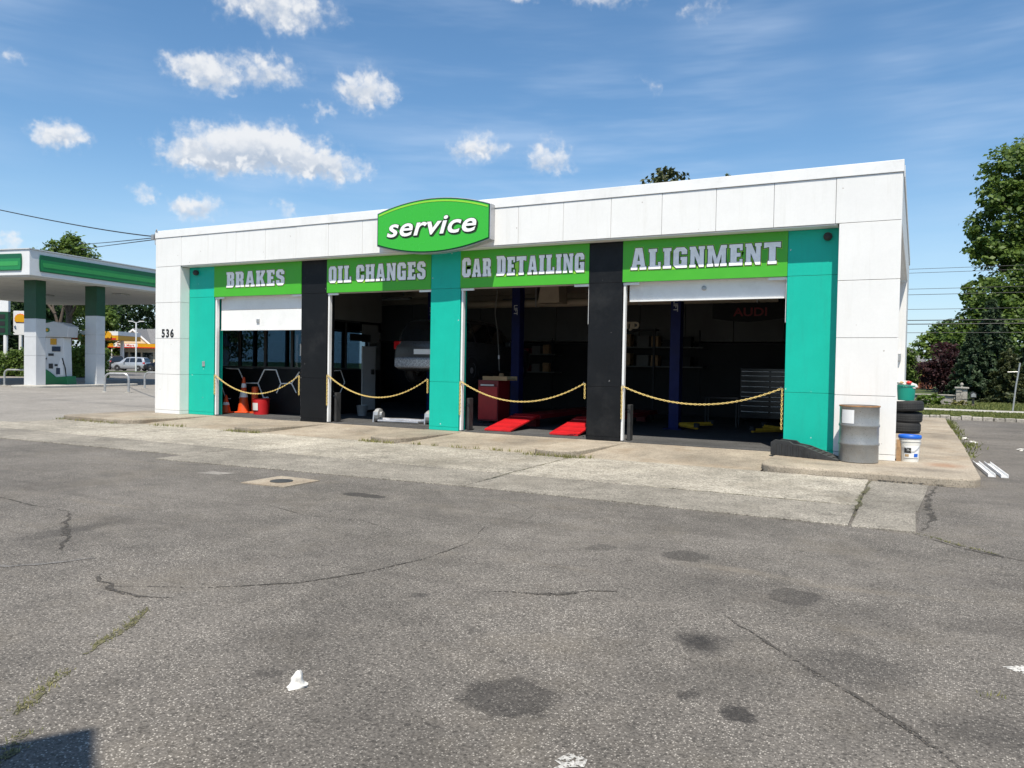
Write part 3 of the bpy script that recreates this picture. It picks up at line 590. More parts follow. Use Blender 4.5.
# ================================================================== VEHICLES
SUV = [(-2.30, .55, .90, .98, .80, .72), (-2.26, .36, .98, 1.08, .90, .76), (-2.16, .32, 1.02, 1.40, .92, .70), (-1.95, .30, 1.03, 1.64, .925, .66), (-1.4, .28, 1.02, 1.69, .93, .65), (-.4, .27, 1.0, 1.71, .93, .65), (.25, .27, .99, 1.66, .93, .655), (.6, .27, .985, 1.5, .93, .69), (1.15, .28, .98, 1.09, .93, .80), (1.9, .3, .93, 1.0, .91, .78), (2.2, .34, .82, .88, .84, .7), (2.32, .44, .66, .72, .74, .6)]
def make_car(label, cat, paintm, loc, rz, name='parked_car', sc=(1, 1, 1), group=None, bumperm=None):
    root = thing(name, label, cat, loc, rz, group); root.scale = sc; S = SUV
    mb = MB(); n = len(S)
    def ring(s):
        y, zb, zs, zt, ws, wt = s
        h = [(ws * .9, zb), (ws * .985, zb + .1), (ws, (zb + zs) / 2), (ws * .985, zs), (wt + .02, zt - .035), (wt - .1, zt)]
        return [(-x, y, z) for x, z in h] + [(x, y, z) for x, z in reversed(h)]
    vs = []; [vs.extend(ring(s)) for s in S]; k = 12
    fs = [(i * k + j, i * k + (j + 1) % k, (i + 1) * k + (j + 1) % k, (i + 1) * k + j) for i in range(n - 1) for j in range(k)]
    fs = [tuple(reversed(f)) for f in fs] + [tuple(range(k)), tuple(reversed(range((n - 1) * k, n * k)))]
    body = obj('body', mb.add(vs, fs), paintm, root, smooth=True)
    def at(y, t, side, out=.008):
        for a, b in zip(S[:-1], S[1:]):
            if a[0] <= y <= b[0]:
                u = (y - a[0]) / (b[0] - a[0]); q = [a[i] + (b[i] - a[i]) * u for i in range(6)]; break
        x0, x1 = q[4] * .985, q[5] + .02
        return (side * (x0 + (x1 - x0) * t + out), y, q[2] + (q[3] - .035 - q[2]) * t + out * .5)
    for s in (-1, 1):
        for ys in ((-1.95, -1.2), (-1.12, -.25), (-.17, .55)):
            y0, y1 = ys; m = (y0 + y1) / 2
            v = [at(y0, .1, s), at(m, .1, s), at(y1, .1, s), at(y1 if y1 < .5 else .3, .86, s), at(m - .05, .88, s), at(y0 if y0 > -1.9 else -1.75, .86, s)]
            obj('side_window', MB().add(v, [(0, 1, 2, 3, 4, 5) if s > 0 else (5, 4, 3, 2, 1, 0)]), 'car_glass', root)
        ta = MB().box(*sorted((s * .70, s * .93)), -2.28, -2.0, .86, 1.08)
        obj('tail_light', ta, 'tail_light', root, bevel=.03)
        obj('head_light', MB().box(*sorted((s * .52, s * .83)), 2.08, 2.24, .70, .84), 'head_light', root, bevel=.03)
        obj('mirror', MB().box(*sorted((s * .93, s * 1.1)), .42, .56, 1.0, 1.14), paintm, root, bevel=.03)
    obj('rear_window', MB().add([(-.72, -2.275, 1.08), (.72, -2.275, 1.08), (.69, -2.185, 1.38), (-.69, -2.185, 1.38), (.60, -2.015, 1.6), (-.60, -2.015, 1.6)], [(0, 1, 2, 3), (3, 2, 4, 5)]), 'car_glass', root)
    obj('windscreen', MB().add([(.76, 1.12, 1.12), (-.76, 1.12, 1.12), (-.62, .4, 1.62), (.62, .4, 1.62)], [(0, 1, 2, 3)]), 'car_glass', root)
    obj('bumper', BX(-.86, .86, -2.36, -2.1, .38, .66), bumperm or paintm, root, bevel=.06)
    obj('number_plate', BX(-.26, .26, -2.315, -2.27, .74, .87), 'paper', root)
    obj('grille', BX(-.5, .5, 2.2, 2.34, .48, .66), 'black_plastic', root, bevel=.03)
    for y in (-1.38, 1.42):
        for s in (-1, 1):
            x = s * .83
            w_ = obj('wheel', MB().lathe([(.2, -.11), (.33, -.11), (.345, -.08), (.345, .08), (.33, .11), (.2, .11)], (x, y, .345), 22, 'x', False), 'rubber', root, smooth=True)
            obj('rim', MB().lathe([(.21, -.02), (.21, s * .1), (.18, s * .085), (.06, s * .1), (.02, s * .1)], (x, y, .345), 14, 'x'), 'aluminium', w_)
            obj('wheel_arch', MB().lathe([(.40, 0), (.40, s * .012), (.30, s * .012)], (s * .915, y, .36), 22, 'x'), 'black_plastic', root)
    return root

# ================================================================== INSIDE THE BAYS
OY, OX = 16.05, -14.4
of = thing('office', 'dark glazed office box inside the BRAKES bay with white hexagon outlines', 'office', (OX, OY, .13))
LO = Matrix.Translation((-OX, -OY, -.13))
def loc_mb(mb): mb.v = [tuple(LO @ Vector(v)) for v in mb.v]; return mb
obj('wall', loc_mb(BX(WX0 + .24, OX - .12, OY, OY + .1, .13, 1.38)), 'black_panel', of)
obj('wall', loc_mb(BX(OX - .1, OX, OY + .01, 18.95, .13, 1.38)), 'black_panel', of)
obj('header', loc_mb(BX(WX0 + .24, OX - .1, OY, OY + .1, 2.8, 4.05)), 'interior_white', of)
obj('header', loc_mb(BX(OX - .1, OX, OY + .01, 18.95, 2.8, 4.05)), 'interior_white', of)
wx = [WX0 + .24, -17.3, -16.3, -15.3, OX - .1]
for a, b in zip(wx[:-1], wx[1:]):
    wf = obj('window', loc_mb(MB().box(a, a + .07, OY, OY + .08, 1.385, 2.795).box(b - .005, b + .065, OY + .001, OY + .081, 1.385, 2.795).box(a + .072, b - .008, OY, OY + .08, 1.385, 1.44).box(a + .072, b - .008, OY, OY + .08, 2.74, 2.795)), 'black_plastic', of)
    obj('pane', loc_mb(BX(a + .075, b - .01, OY + .03, OY + .04, 1.445, 2.735)), 'clear_glass', wf)
for a, b in ((OY + .12, 16.75), (16.75, 17.3), (17.3, 17.95)):
    wf = obj('window', loc_mb(MB().box(OX - .08, OX, a, a + .05, 1.385, 2.795).box(OX - .08, OX, a + .052, b - .002, 1.385, 1.43).box(OX - .08, OX, a + .052, b - .002, 2.75, 2.795)), 'black_plastic', of)
    obj('pane', loc_mb(BX(OX - .04, OX - .03, a + .055, b - .005, 1.435, 2.745)), 'clear_glass', wf)
dr = obj('door', loc_mb(BX(OX, OX + .04, 18.0, 18.62, .2, 2.08)), 'cladding', of, bevel=.005)
obj('door_pull', loc_mb(BX(OX + .04, OX + .08, 18.4, 18.52, 1.25, 1.4)), 'black_plastic', dr)
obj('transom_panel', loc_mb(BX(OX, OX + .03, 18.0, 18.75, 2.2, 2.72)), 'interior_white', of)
obj('hanging_sign', loc_mb(BX(OX + .05, OX + .09, 17.4, 18.3, 2.22, 2.42)), 'black_paint', of)
obj('notice', loc_mb(BX(-14.95, -14.72, OY - .012, OY - .004, 1.75, 2.08)), 'paper', of)
A_, B_, C_, D_, E_, F_, G_, H_ = (-18.7, 1.35), (-18.18, 1.34), (-17.9, .92), (-17.37, .93), (-17.11, 1.34), (-16.65, 1.34), (-16.45, .94), (-16.04, .96)
for p, q in ((A_, B_), (B_, C_), (C_, D_), (D_, E_), (E_, F_), (F_, G_), (G_, H_), (H_, (-15.74, 1.3)), (H_, (-15.85, .69)), (C_, (-18.13, .45)), (D_, (-17.14, .51)), ((-17.14, .51), (-16.94, .52)), ((-18.9, .83), (-18.7, .42)), ((-18.7, .42), (-18.51, .43)), (G_, (-16.62, .66))):
    f = .9497; pa = [(x * f, OY - .02, 1.6 + (z - 1.6) * f) for x, z in (p, q)]
    obj('hexagon_strip', loc_mb(MB().tube(pa, .017, 6)), 'paper', of)
hx = [(16.42, 1.12), (16.68, 1.35), (17.06, 1.37), (17.24, 1.03), (17.0, .66), (16.66, .66)]
for i in range(6):
    obj('hexagon_strip', loc_mb(MB().tube([(OX + .02, *hx[i]), (OX + .02, *hx[(i + 1) % 6])], .014, 6)), 'paper', of)

def cone(x, y, h, r, label, bands=2):
    c = thing('traffic_cone', label, 'cone', (x, y, .13), .3, 'cones in the BRAKES bay')
    obj('base', BX(-r, r, -r, r, 0, .035), 'orange_cone', c, bevel=.015)
    obj('body', MB().lathe([(r * .82, .03), (r * .16, h), (r * .1, h + .004)], n=20), 'orange_cone', c, smooth=True)
    rr = lambda t: r * (.82 - .66 * t) + .004
    for t0, t1 in ((.42, .58), (.7, .82))[:bands]:
        obj('white_band', MB().lathe([(rr(t0), .03 + t0 * (h - .03)), (rr(t1), .03 + t1 * (h - .03))], n=20, close=False), 'letter_white', c, smooth=True)
cone(-17.0, 15.35, .5, .16, 'short orange traffic cone beside the bay jamb', 1)
cone(-16.75, 15.75, 1.0, .2, 'tall orange traffic cone with two white bands in the BRAKES bay')
pc = thing('safety_post', 'plain orange tube standing between tall cone and red bucket', 'post', (-16.42, 15.85, .13))
obj('tube', MB().lathe([(.09, 0), (.09, .72), (.07, .74)], n=16), 'orange_cone', pc, smooth=True); obj('foot', MB().lathe([(.15, 0), (.15, .04), (.1, .05)], n=16), 'orange_cone', pc)
rb = thing('red_bucket', 'red bucket with pale lettering on the floor of the BRAKES bay', 'bucket', (-15.92, 15.6, .13))
obj('shell', MB().lathe([(.2, 0), (.23, .42), (.24, .43), (.21, .43), (.19, .1)], n=22, close=False), 'red_paint', rb, smooth=True)
obj('label_patch', MB().add([(.233 * math.sin(a) * (1 if k else .97), -.236 * math.cos(a) * (1 if k else .97), .12 + .2 * k) for k in (0, 1) for a in (-.5, -.2, .1, .4)], [(0, 1, 5, 4), (1, 2, 6, 5), (2, 3, 7, 6)]), 'bag_white', rb)

def lift(x0, x1, y, label, text):
    L = thing('two_post_lift', label, 'car lift', ((x0 + x1) / 2, y, .13), group='blue two-post lifts'); hw = (x1 - x0) / 2
    for s in (-1, 1):
        x = s * hw
        p = obj('post', MB().box(x - .12, x + .12, -.14, -.11, .02, 3.75).box(x - .12, x - .09, -.108, .14, .02, 3.75).box(x + .09, x + .12, -.108, .14, .02, 3.75), 'lift_blue', L, bevel=.006)
        obj('base_plate', BX(x - .22, x + .22, -.25, .25, 0, .02), 'lift_blue', L)
        obj('carriage', BX(x - .085, x + .085, -.1, .16, .95, 1.25) if 'raised' in label else BX(x - .085, x + .085, -.1, .16, .14, .44), 'black_plastic', L, bevel=.01)
        za = 1.0 if 'raised' in label else .12
        for dy in (-.75, .75):
            arm = MB().tube([(x - s * .1, 0, za), (x - s * .72, dy, za)], .05, 6); am = obj('arm', arm, 'lift_blue' if za > .5 else 'yellow_plastic', L)
            obj('arm_pad', MB().lathe([(.07, 0), (.07, .09), (.05, .1)], (x - s * .72, dy, za), 12), 'rubber', am)
        me = text_mesh(text, .15, 0, .002, .001); me.transform(Matrix.Rotation(R(-90), 4, 'Z'))
        put_text('post_lettering', me, 'cladding', p, (x - .05, -.145, 2.95))
    obj('top_beam', BX(-hw + .121, hw - .121, -.09, .09, 3.6, 3.74), 'lift_blue', L)
lift(-12.25, -9.55, 18.55, 'blue two-post lift holding the silver car raised behind OIL CHANGES', 'LIFT')
lift(-5.12, -2.45, 18.3, 'blue two-post lift with yellow arms inside the ALIGNMENT bay', 'LIFT')
make_car('silver car raised on a lift, red tail light seen behind OIL CHANGES', 'car', 'shaded_silver_car', (-11.2, 18.75, 1.1), 0, 'raised_car', bumperm='silver_car')  # bumper keeps the lit silver, body paint is darkened for the bay's shade
# engine cradle on the floor of bay two
ek = thing('metal_subframe', 'bare metal suspension subframe lying on the floor below the raised car', 'car part', (-11.1, 15.55, .13), .15)
obj('cross_beam', MB().tube([(-.75, 0, .08), (-.4, .05, .06), (0, .02, .07), (.45, .04, .06), (.85, 0, .1)], .05, 8), 'aluminium', ek)
obj('side_rail', MB().tube([(-.6, -.22, .05), (-.1, -.2, .05), (.5, -.24, .05)], .03, 8), 'aluminium', ek)
for x in (-.68, .72):
    obj('knuckle', MB().lathe([(.06, -.1), (.16, -.07), (.16, .03), (.09, .05), (.09, .1)], (x, 0, .18), 12, 'x'), 'galvanised', ek)
    obj('bracket', MB().prism([(-.1, 0), (.12, 0), (.05, .3), (-.06, .26)], x - .14, x - .11, 'x'), 'aluminium', ek)
pl = thing('waste_pail', 'small dark pail on the floor by the office door', 'pail', (-13.55, 17.0, .13))
obj('shell', MB().lathe([(.12, 0), (.16, .28), (.165, .29), (.14, .29), (.12, .05)], n=18, close=False), 'galvanised', pl, smooth=True)
# drive-on rack in bay three
rk = thing('drive_on_rack', 'red drive-on wheel ramps at the mouth of the CAR DETAILING bay', 'car ramp', (-7.5, 15.0, .13))
for xo in (-1.02, .58):
    a = obj('ramp', MB().prism([(0, 0), (1.5, .27), (1.5, .31), (0, .04)], xo, xo + .66, 'x'), 'red_paint', rk, bevel=.006)
    for q in range(4): obj('tread_bar', MB().prism([(.2 + q * .33, .078 + q * .0594), (.24 + q * .33, .085 + q * .0594), (.24 + q * .33, .1 + q * .0594), (.2 + q * .33, .095 + q * .0594)], xo + .03, xo + .63, 'x'), 'red_paint', a)
    obj('runway', BX(xo, xo + .66, 1.52, 5.6, .2, .3), 'dark_red', rk, bevel=.006)
    for yy in (1.7, 5.2): obj('leg', BX(xo + .2, xo + .46, yy, yy + .2, 0, .198), 'dark_red', rk)
cb = thing('red_cabinet', 'tall red workshop cabinet beside the blue post in the CAR DETAILING bay', 'cabinet', (-9.5, 16.9, .13))
obj('carcass', BX(-.3, .28, 0, .62, .06, 1.08), 'dark_red', cb, bevel=.01); obj('door_panel', BX(-.28, .26, -.02, -.002, .1, .92), 'red_paint', cb, bevel=.008); obj('pull', BX(-.2, .18, -.05, -.022, .94, .98), 'aluminium', cb)
for x in (-.25, .19):
    for y in (.04, .54): obj('caster', MB().lathe([(.03, -.02), (.03, .02)], (x + .03, y, .03), 10, 'x'), 'rubber', cb)
tr = thing('parts_tray', 'shallow wooden tray of parts on top of the red cabinet', 'tray', (-9.4, 17.2, 1.21))
obj('tray', MB().box(-.3, .4, -.25, .3, 0, .02).box(-.3, .4, -.25, -.23, .02, .1).box(-.3, .4, .28, .3, .02, .1), 'cardboard', tr); obj('part', MB().lathe([(.06, 0), (.08, .06), (.05, .16)], (.1, 0, .02), 10), 'wood', tr)
ht = thing('heater', 'beige unit heater hanging from the ceiling in the CAR DETAILING bay', 'heater', (-8.82, 19.2, 3.3))
obj('casing', MB().prism([(-.34, 0), (.3, 0), (.26, .55), (-.26, .55)], -.25, .3, 'y'), 'beige_metal', ht, bevel=.01); obj('hanger', MB().tube([(0, 0, .55), (0, 0, .75)], .02, 6), 'galvanised', ht)
hs_ = thing('air_hose', 'thin pale air hose dangling from the ceiling near the red cabinet', 'hose', (-9.7, 17.6, 4.05))
obj('hose', MB().tube([(0, 0, 0), (.02, 0, -.6), (-.05, .02, -1.1), (.05, 0, -1.6), (.1, 0, -2.2), (.12, 0, -2.6)], .012, 6), 'interior_white', hs_); obj('coupling', MB().tube([(.1, 0, -2.2), (.105, 0, -2.3)], .03, 8), 'aluminium', hs_)
# tool chest, banner and wall lettering in bay four
tc = thing('tool_chest', 'wide dark tool chest with bright drawer edges deep in the ALIGNMENT bay', 'tool chest', (-3.75, 22.2, .13))
obj('carcass', BX(-.62, .62, 0, .55, .1, 1.5), 'dark_car', tc, bevel=.01)
for i, z in enumerate((.2, .36, .5, .62, .74, .9, 1.05, 1.2, 1.32)):
    for a, b in ((-.6, .18), (.2, .6)):
        d_ = obj('drawer', BX(a, b, -.02, -.002, z, z + .1), 'dark_car', tc); obj('drawer_edge', BX(a + .02, b - .02, -.035, -.021, z + .082, z + .096), 'aluminium', d_)
for x in (-.5, .5): obj('caster', MB().lathe([(.05, -.03), (.05, .03)], (x, .25, .05), 12, 'x'), 'rubber', tc)
bn = thing('banner', 'dark hanging banner with dim red letters in the ALIGNMENT bay', 'banner', (-3.85, 20.4, 2.85))
pts = [(-.92, .06), (-.5, 0), (0, -.04), (.5, 0), (.92, .07), (.92, .55), (-.92, .55)]
obj('cloth', MB().prism(pts, 0, .02, 'y'), 'black_panel', bn)
put_text('lettering', text_mesh('AUDI', .3, 0, .006, .002, 1.2), 'dark_red', bn, (.05, -.004, .12))
obj('cord', MB().tube([(-.85, .01, .55), (-.85, .01, 1.2)], .008, 5).tube([(.85, .01, .55), (.85, .01, 1.2)], .008, 5), 'wire', bn)
wl = thing('wall_letters', 'cream cut-out letters at the left of the ALIGNMENT bay', 'lettering', (-7.15, 20.9, 2.72))
obj('shelf', BX(-.5, .7, 0, .35, -.09, -.04), 'interior_dark', wl); obj('shelf_post', BX(.6, .66, .1, .16, -2.59, -.09), 'interior_dark', wl)
put_text('letters', text_mesh('TJD', .24, 0, .016, .02, 1.1), 'cream_wall', wl, (.02, -.02, -.02))
for k, (x0, x1, y, z, lb) in enumerate(((-8.9, -5.7, 23.3, 2.25, 'long wall shelf of boxes at the back of the CAR DETAILING bay'), (-12.6, -10.6, 23.3, 2.0, 'wall shelf of boxes at the back of the OIL CHANGES bay'))):
    sh = thing('wall_shelf', lb, 'shelf', (x0, y, z)); obj('board', BX(0, x1 - x0, 0, .6, -.04, 0), 'interior_white', sh); obj('board', BX(0, x1 - x0, 0, .6, -.64, -.6), 'interior_white', sh)
    for x in (.1, x1 - x0 - .14): obj('upright', BX(x, x + .04, .02, .06, -z + .13, .5), 'interior_dark', sh)
    q = random.Random(60 + k); x = x0 + .2; j = 0
    while x < x1 - .45:
        wd, hh = q.uniform(.22, .42), q.uniform(.18, .42); m = q.choice(['wood', 'interior_white', 'dark_red', 'lift_blue', 'interior_dark'])
        for lv in (0, -.6):
            if lv and hh > .5: continue
            o = obj('parts_box', BX(0, wd, 0, .35, .002, hh), m, loc=(x, y + .05, z + lv), bevel=.008); setp(o, '%s %s box, %s on the %s shelf board behind %s' % ('wide' if wd > .32 else 'narrow', {'wood': 'brown', 'interior_white': 'grey', 'dark_red': 'dark red', 'lift_blue': 'dark blue', 'interior_dark': 'black'}[m], ('first', 'second', 'third', 'fourth', 'fifth', 'sixth', 'seventh', 'eighth', 'ninth')[j], 'lower' if lv else 'upper', 'CAR DETAILING' if k == 0 else 'OIL CHANGES'), 'box', 'parts boxes on shelf behind bay %s' % ('three' if k == 0 else 'two'))
        x += wd + q.uniform(.04, .25); j += 1
for x, y, lb in ((-15.0, 20.2, 'unlit ceiling batten lamp over the office'), (-11.0, 21.8, 'unlit ceiling batten lamp above the raised car'), (-7.3, 17.0, 'unlit ceiling batten lamp inside the CAR DETAILING bay'), (-3.6, 17.0, 'unlit ceiling batten lamp inside the ALIGNMENT bay')):
    bl = thing('batten_lamp', lb, 'lamp', (x, y, 3.62), group='unlit ceiling lamps'); obj('housing', BX(-.75, .75, -.08, .08, .03, .09), 'interior_white', bl)
    for yy in (-.04, .04): obj('tube', MB().tube([(-.7, yy, .015), (.7, yy, .015)], .014, 6), 'cladding', bl)
    obj('rod', BX(-.5, -.48, -.01, .01, .09, .44), 'galvanised', bl); obj('rod', BX(.48, .5, -.01, .01, .09, .44), 'galvanised', bl)
hr = thing('hose_reel', 'round hose reel hanging from the ceiling at the right of CAR DETAILING', 'hose reel', (-6.9, 18.2, 3.3))
obj('drum', MB().lathe([(.3, -.1), (.3, -.08), (.16, -.08), (.16, .08), (.3, .08), (.3, .1)], n=22, axis='x'), 'dark_red', hr); obj('hose', MB().tube([(0, -.2, 0), (.02, -.25, -.5), (0, -.2, -1.1), (.08, -.2, -1.4)], .014, 6), 'rubber', hr); obj('bracket', BX(-.14, .14, -.03, .03, .29, .75), 'galvanised', hr)
pd = thing('ceiling_duct', 'long pale pipe duct running under the ceiling across the bays', 'duct', (-9.5, 19.6, 3.35)); obj('duct', MB().tube([(-3.6, 0, 0), (6.5, 0, 0)], .11, 12), 'beige_metal', pd, smooth=True)
for x in (-3, 0, 3, 6): obj('strap', BX(x, x + .04, -.115, .115, -.115, .7), 'galvanised', pd)
ws = thing('work_stand', 'low steel work stand in the dark middle of the ALIGNMENT bay', 'stand', (-4.35, 19.9, .13))
obj('top', BX(-.42, .42, -.2, .2, .72, .76), 'dark_car', ws)
for x in (-.4, .37):
    for y in (-.18, .15): obj('leg', BX(x, x + .03, y, y + .03, 0, .72), 'black_plastic', ws)

# ------------------------------------------------------------------ plastic chains across the bays
def chain(a, b, z0, z1, zmid, tails, label):
    y = Y1 + .005
    mb = MB(); pts = []; N = 400
    for i in range(N + 1):
        t = i / N; u = 2 * t - 1; pts.append(Vector((a + (b - a) * t, y, (z0 * (1 - t) + z1 * t) - ((z0 + z1) / 2 - zmid) * (1 - u * u))))
    def links(path, start=0):
        d = 0; nxt = .02; k = start
        for p, q in zip(path[:-1], path[1:]):
            seg = (q - p).length
            if d + seg >= nxt:
                c = p.lerp(q, (nxt - d) / seg); t = (q - p).normalized(); up = Vector((0, 1, 0)); s_ = t.cross(up).normalized()
                if k % 2: s_, up = up, s_
                s_ = (s_ + up * .35).normalized(); nrm = t.cross(s_)
                vs = []; n1, n2 = 10, 4
                for j in range(n1):
                    an = 2 * math.pi * j / n1; ctr = c + t * math.cos(an) * .026 + s_ * math.sin(an) * .0135; rad = (t * math.cos(an) + s_ * math.sin(an)).normalized()
                    for m in range(n2):
                        bn_ = 2 * math.pi * m / n2 + .78; vs.append(ctr + (rad * math.cos(bn_) + nrm * math.sin(bn_)) * .0064)
                mb.add(vs, [(j * n2 + m, ((j + 1) % n1) * n2 + m, ((j + 1) % n1) * n2 + (m + 1) % n2, j * n2 + (m + 1) % n2) for j in range(n1) for m in range(n2)])
                k += 1; nxt += .043
            d += seg
    root = thing('plastic_chain', label, 'chain', ((a + b) / 2, y, zmid), group='yellow chains across the bays')
    links(pts)
    for x, z, l in tails: links([Vector((x, y, z - l * i / 60)) for i in range(61)])
    off = Vector(((a + b) / 2, y, zmid)); mb.v = [tuple(Vector(v) - off) for v in mb.v]
    o = obj('links', mb, 'pale_rope', root)
    for x, z in ((a, z0), (b, z1)):
        obj('hook', MB().tube([tuple(Vector((x, y + .03, z + .01)) - off), tuple(Vector((x, y - .012, z + .01)) - off), tuple(Vector((x, y - .016, z + .035)) - off)], .006, 5), 'galvanised', root)
chain(-16.5, -13.58, 1.2, 1.24, .75, [(-16.52, 1.2, .5), (-13.56, 1.24, .48)], 'pale yellow chain hung across the mouth of the BRAKES bay')
chain(-12.64, -9.76, 1.28, 1.24, .79, [(-12.66, 1.28, .75), (-9.74, 1.24, .3)], 'pale yellow chain hung across the mouth of the OIL CHANGES bay')
chain(-8.86, -5.95, 1.22, 1.25, .83, [(-8.88, 1.22, .72), (-5.93, 1.25, .32)], 'pale yellow chain hung across the mouth of the CAR DETAILING bay')
chain(-5.12, -2.14, 1.22, 1.26, .92, [(-5.14, 1.22, .65), (-2.12, 1.26, .72)], 'pale yellow chain hung across the mouth of the ALIGNMENT bay')

# ================================================================== THINGS ON THE RIGHT-HAND PAVEMENT
dm = thing('steel_drum', 'grey steel drum with a white sticker in front of the white corner pier', 'drum', (-.8, 13.82, ZB))
H = .92; rr = .3
prof = [(rr - .012, 0), (rr, .012), (rr, .02)]
for zc in (.30, .60):
    prof += [(rr, zc - .03), (rr + .011, zc - .012), (rr + .011, zc + .012), (rr, zc + .03)]
prof += [(rr, H - .03), (rr + .008, H - .018), (rr + .008, H), (rr - .012, H), (rr - .012, H - .025)]
obj('shell', MB().lathe(prof, n=48), 'drum_grey', dm, smooth=True)
obj('lid', MB().lathe([(rr - .013, H - .03), (rr - .013, H - .02), (rr - .05, H - .015)], n=40), 'rust', dm)
obj('rim', MB().lathe([(rr + .0085, H - .017), (rr + .0115, H - .008), (rr + .0085, H + .003), (rr - .0125, H + .003)], n=48, close=False), 'rust', dm, smooth=True)
a0 = math.atan2(-.8, -.45)
st = MB(); vs = []
for k in (0, 1):
    for i in range(7):
        an = math.pi + .62 + .75 * i / 6; vs.append(((rr + .004) * math.cos(an), (rr + .004) * math.sin(an), .635 + k * .22))
obj('sticker', st.add(vs, [(i, i + 1, i + 8, i + 7) for i in range(6)]), 'paper', dm)
rp = thing('wheel_ramp', 'black plastic car ramp lying at the foot of the teal pier', 'car ramp', (-1.9, 14.05, ZB), R(-18))
prf = [(-.28, 0), (.9, 0), (.9, .02), (.3, .2), (.12, .22), (.06, .26), (-.2, .27), (-.28, .22)]
for y0, y1 in ((-.15, -.11), (.11, .15)): obj('side_wall', MB().prism(prf, y0, y1, 'y'), 'black_plastic', rp, bevel=.006)
obj('deck', MB().prism([(-.26, .17), (.06, .17), (.3, .14), (.88, .0), (.9, .015), (.3, .185), (.12, .2), (-.26, .2)], -.108, .108, 'y'), 'black_plastic', rp)
for i in range(8): obj('rib', BX(-.2 + i * .1, -.175 + i * .1, -.165, -.15, .012, .2 - max(0, i - 4) * .045), 'black_plastic', rp)
for i in range(6): obj('tread', MB().tube([(.34 + i * .09, -.1, .185 - i * .0265), (.34 + i * .09, .1, .185 - i * .0265)], .009, 5), 'black_plastic', rp)
bk = thing('paint_bucket', 'dirty white pail with a blue lid beside the corner pier', 'bucket', (-.06, 14.4, ZB), .25)
obj('shell', MB().lathe([(.135, 0), (.158, .33), (.166, .335), (.166, .36), (.16, .362), (.163, .40)], n=32), 'bucket_white', bk, smooth=True)
obj('lid', MB().lathe([(.172, .385), (.176, .392), (.176, .425), (.165, .44), (.14, .438), (.138, .43)], n=32), 'blue_plastic', bk, smooth=True)
vs = []
for k in (0, 1):
    for i in range(9): an = -math.pi / 2 - .8 + 1.6 * i / 8; r_ = (.1445, .154)[k]; vs.append(((r_ + .004) * math.cos(an), (r_ + .004) * math.sin(an), .07 + .2 * k))
obj('wrap_label', MB().add(vs, [(i, i + 1, i + 10, i + 9) for i in range(8)]), 'paper', bk)
for (a1, a2, z0, z1, m) in ((-.75, -.1, .15, .235, 'black_plastic'), (.2, .65, .085, .14, 'blue_plastic'), (-.7, -.3, .09, .13, 'cardboard'), (-.5, -.3, .18, .22, 'galvanised')):
    vs = []
    for z in (z0, z1):
        for i in range(5): an = -math.pi / 2 + a1 + (a2 - a1) * i / 4; r_ = .135 + .023 * z / .33 + .011; vs.append((r_ * math.cos(an), r_ * math.sin(an), z))
    obj('label_print', MB().add(vs, [(i, i + 1, i + 6, i + 5) for i in range(4)]), m, bk)
hd = MB().tube([(.165 * math.cos(a), .165 * math.sin(a), .34 - .16 * math.cos(a + math.pi / 2) ** 2) for a in np.linspace(-math.pi, 0, 13)], .004, 5); obj('bail_handle', hd, 'galvanised', bk)
setp(obj('wood_offcut', MB().box(-.035, .035, -.02, .02, 0, .36), 'wood', loc=(WX1 + .05, 14.33, ZB), bevel=.004), 'short upright wood offcut beside the blue-lidded pail', 'offcut')
TYP = [(.2, -.1), (.31, -.125), (.345, -.11), (.36, -.07), (.36, .07), (.345, .11), (.31, .125), (.2, .1), (.21, 0), (.2, -.1)]
for i, (dx, dy, z, tl, lb) in enumerate(((0, 0, .13, (0, 0), 'bottom used tyre of the stack against the side wall'), (.03, .02, .39, (.05, -.03), 'tilted middle tyre of the stack against the side wall'), (.05, -.03, .65, (-.04, .05), 'top used tyre of the stack under the green tub'))):
    ty = thing('used_tyre', lb, 'tyre', (-.22 + dx, 21.2 + dy, ZB + z), group='tyres stacked by the side wall'); ty.rotation_euler = (tl[0], tl[1], i)
    obj('carcass', MB().lathe(TYP, n=40, close=False), 'rubber', ty, smooth=True)
    tb = MB()
    for k in range(40):
        an = 2 * math.pi * k / 40; c, s_ = math.cos(an), math.sin(an)
        for zz in (-.075, -.02, .035):
            w_ = .022; v = []
            for (du, dz) in ((-w_, 0), (w_, .012), (w_, .045), (-w_, .033)): v.append((.3655 * c - du * s_, .3655 * s_ + du * c, zz + dz))
            tb.add(v, [(0, 1, 2, 3)])
    obj('tread_blocks', tb, 'black_plastic', ty, kind='stuff')
gb = thing('green_tub', 'green tub overflowing with a white bag on top of the tyres', 'tub', (-.2, 21.2, ZB + .79))
obj('shell', MB().lathe([(.185, 0), (.205, .33), (.22, .34), (.22, .37), (.195, .37), (.18, .2)], n=26, close=False), 'green_plastic', gb, smooth=True)
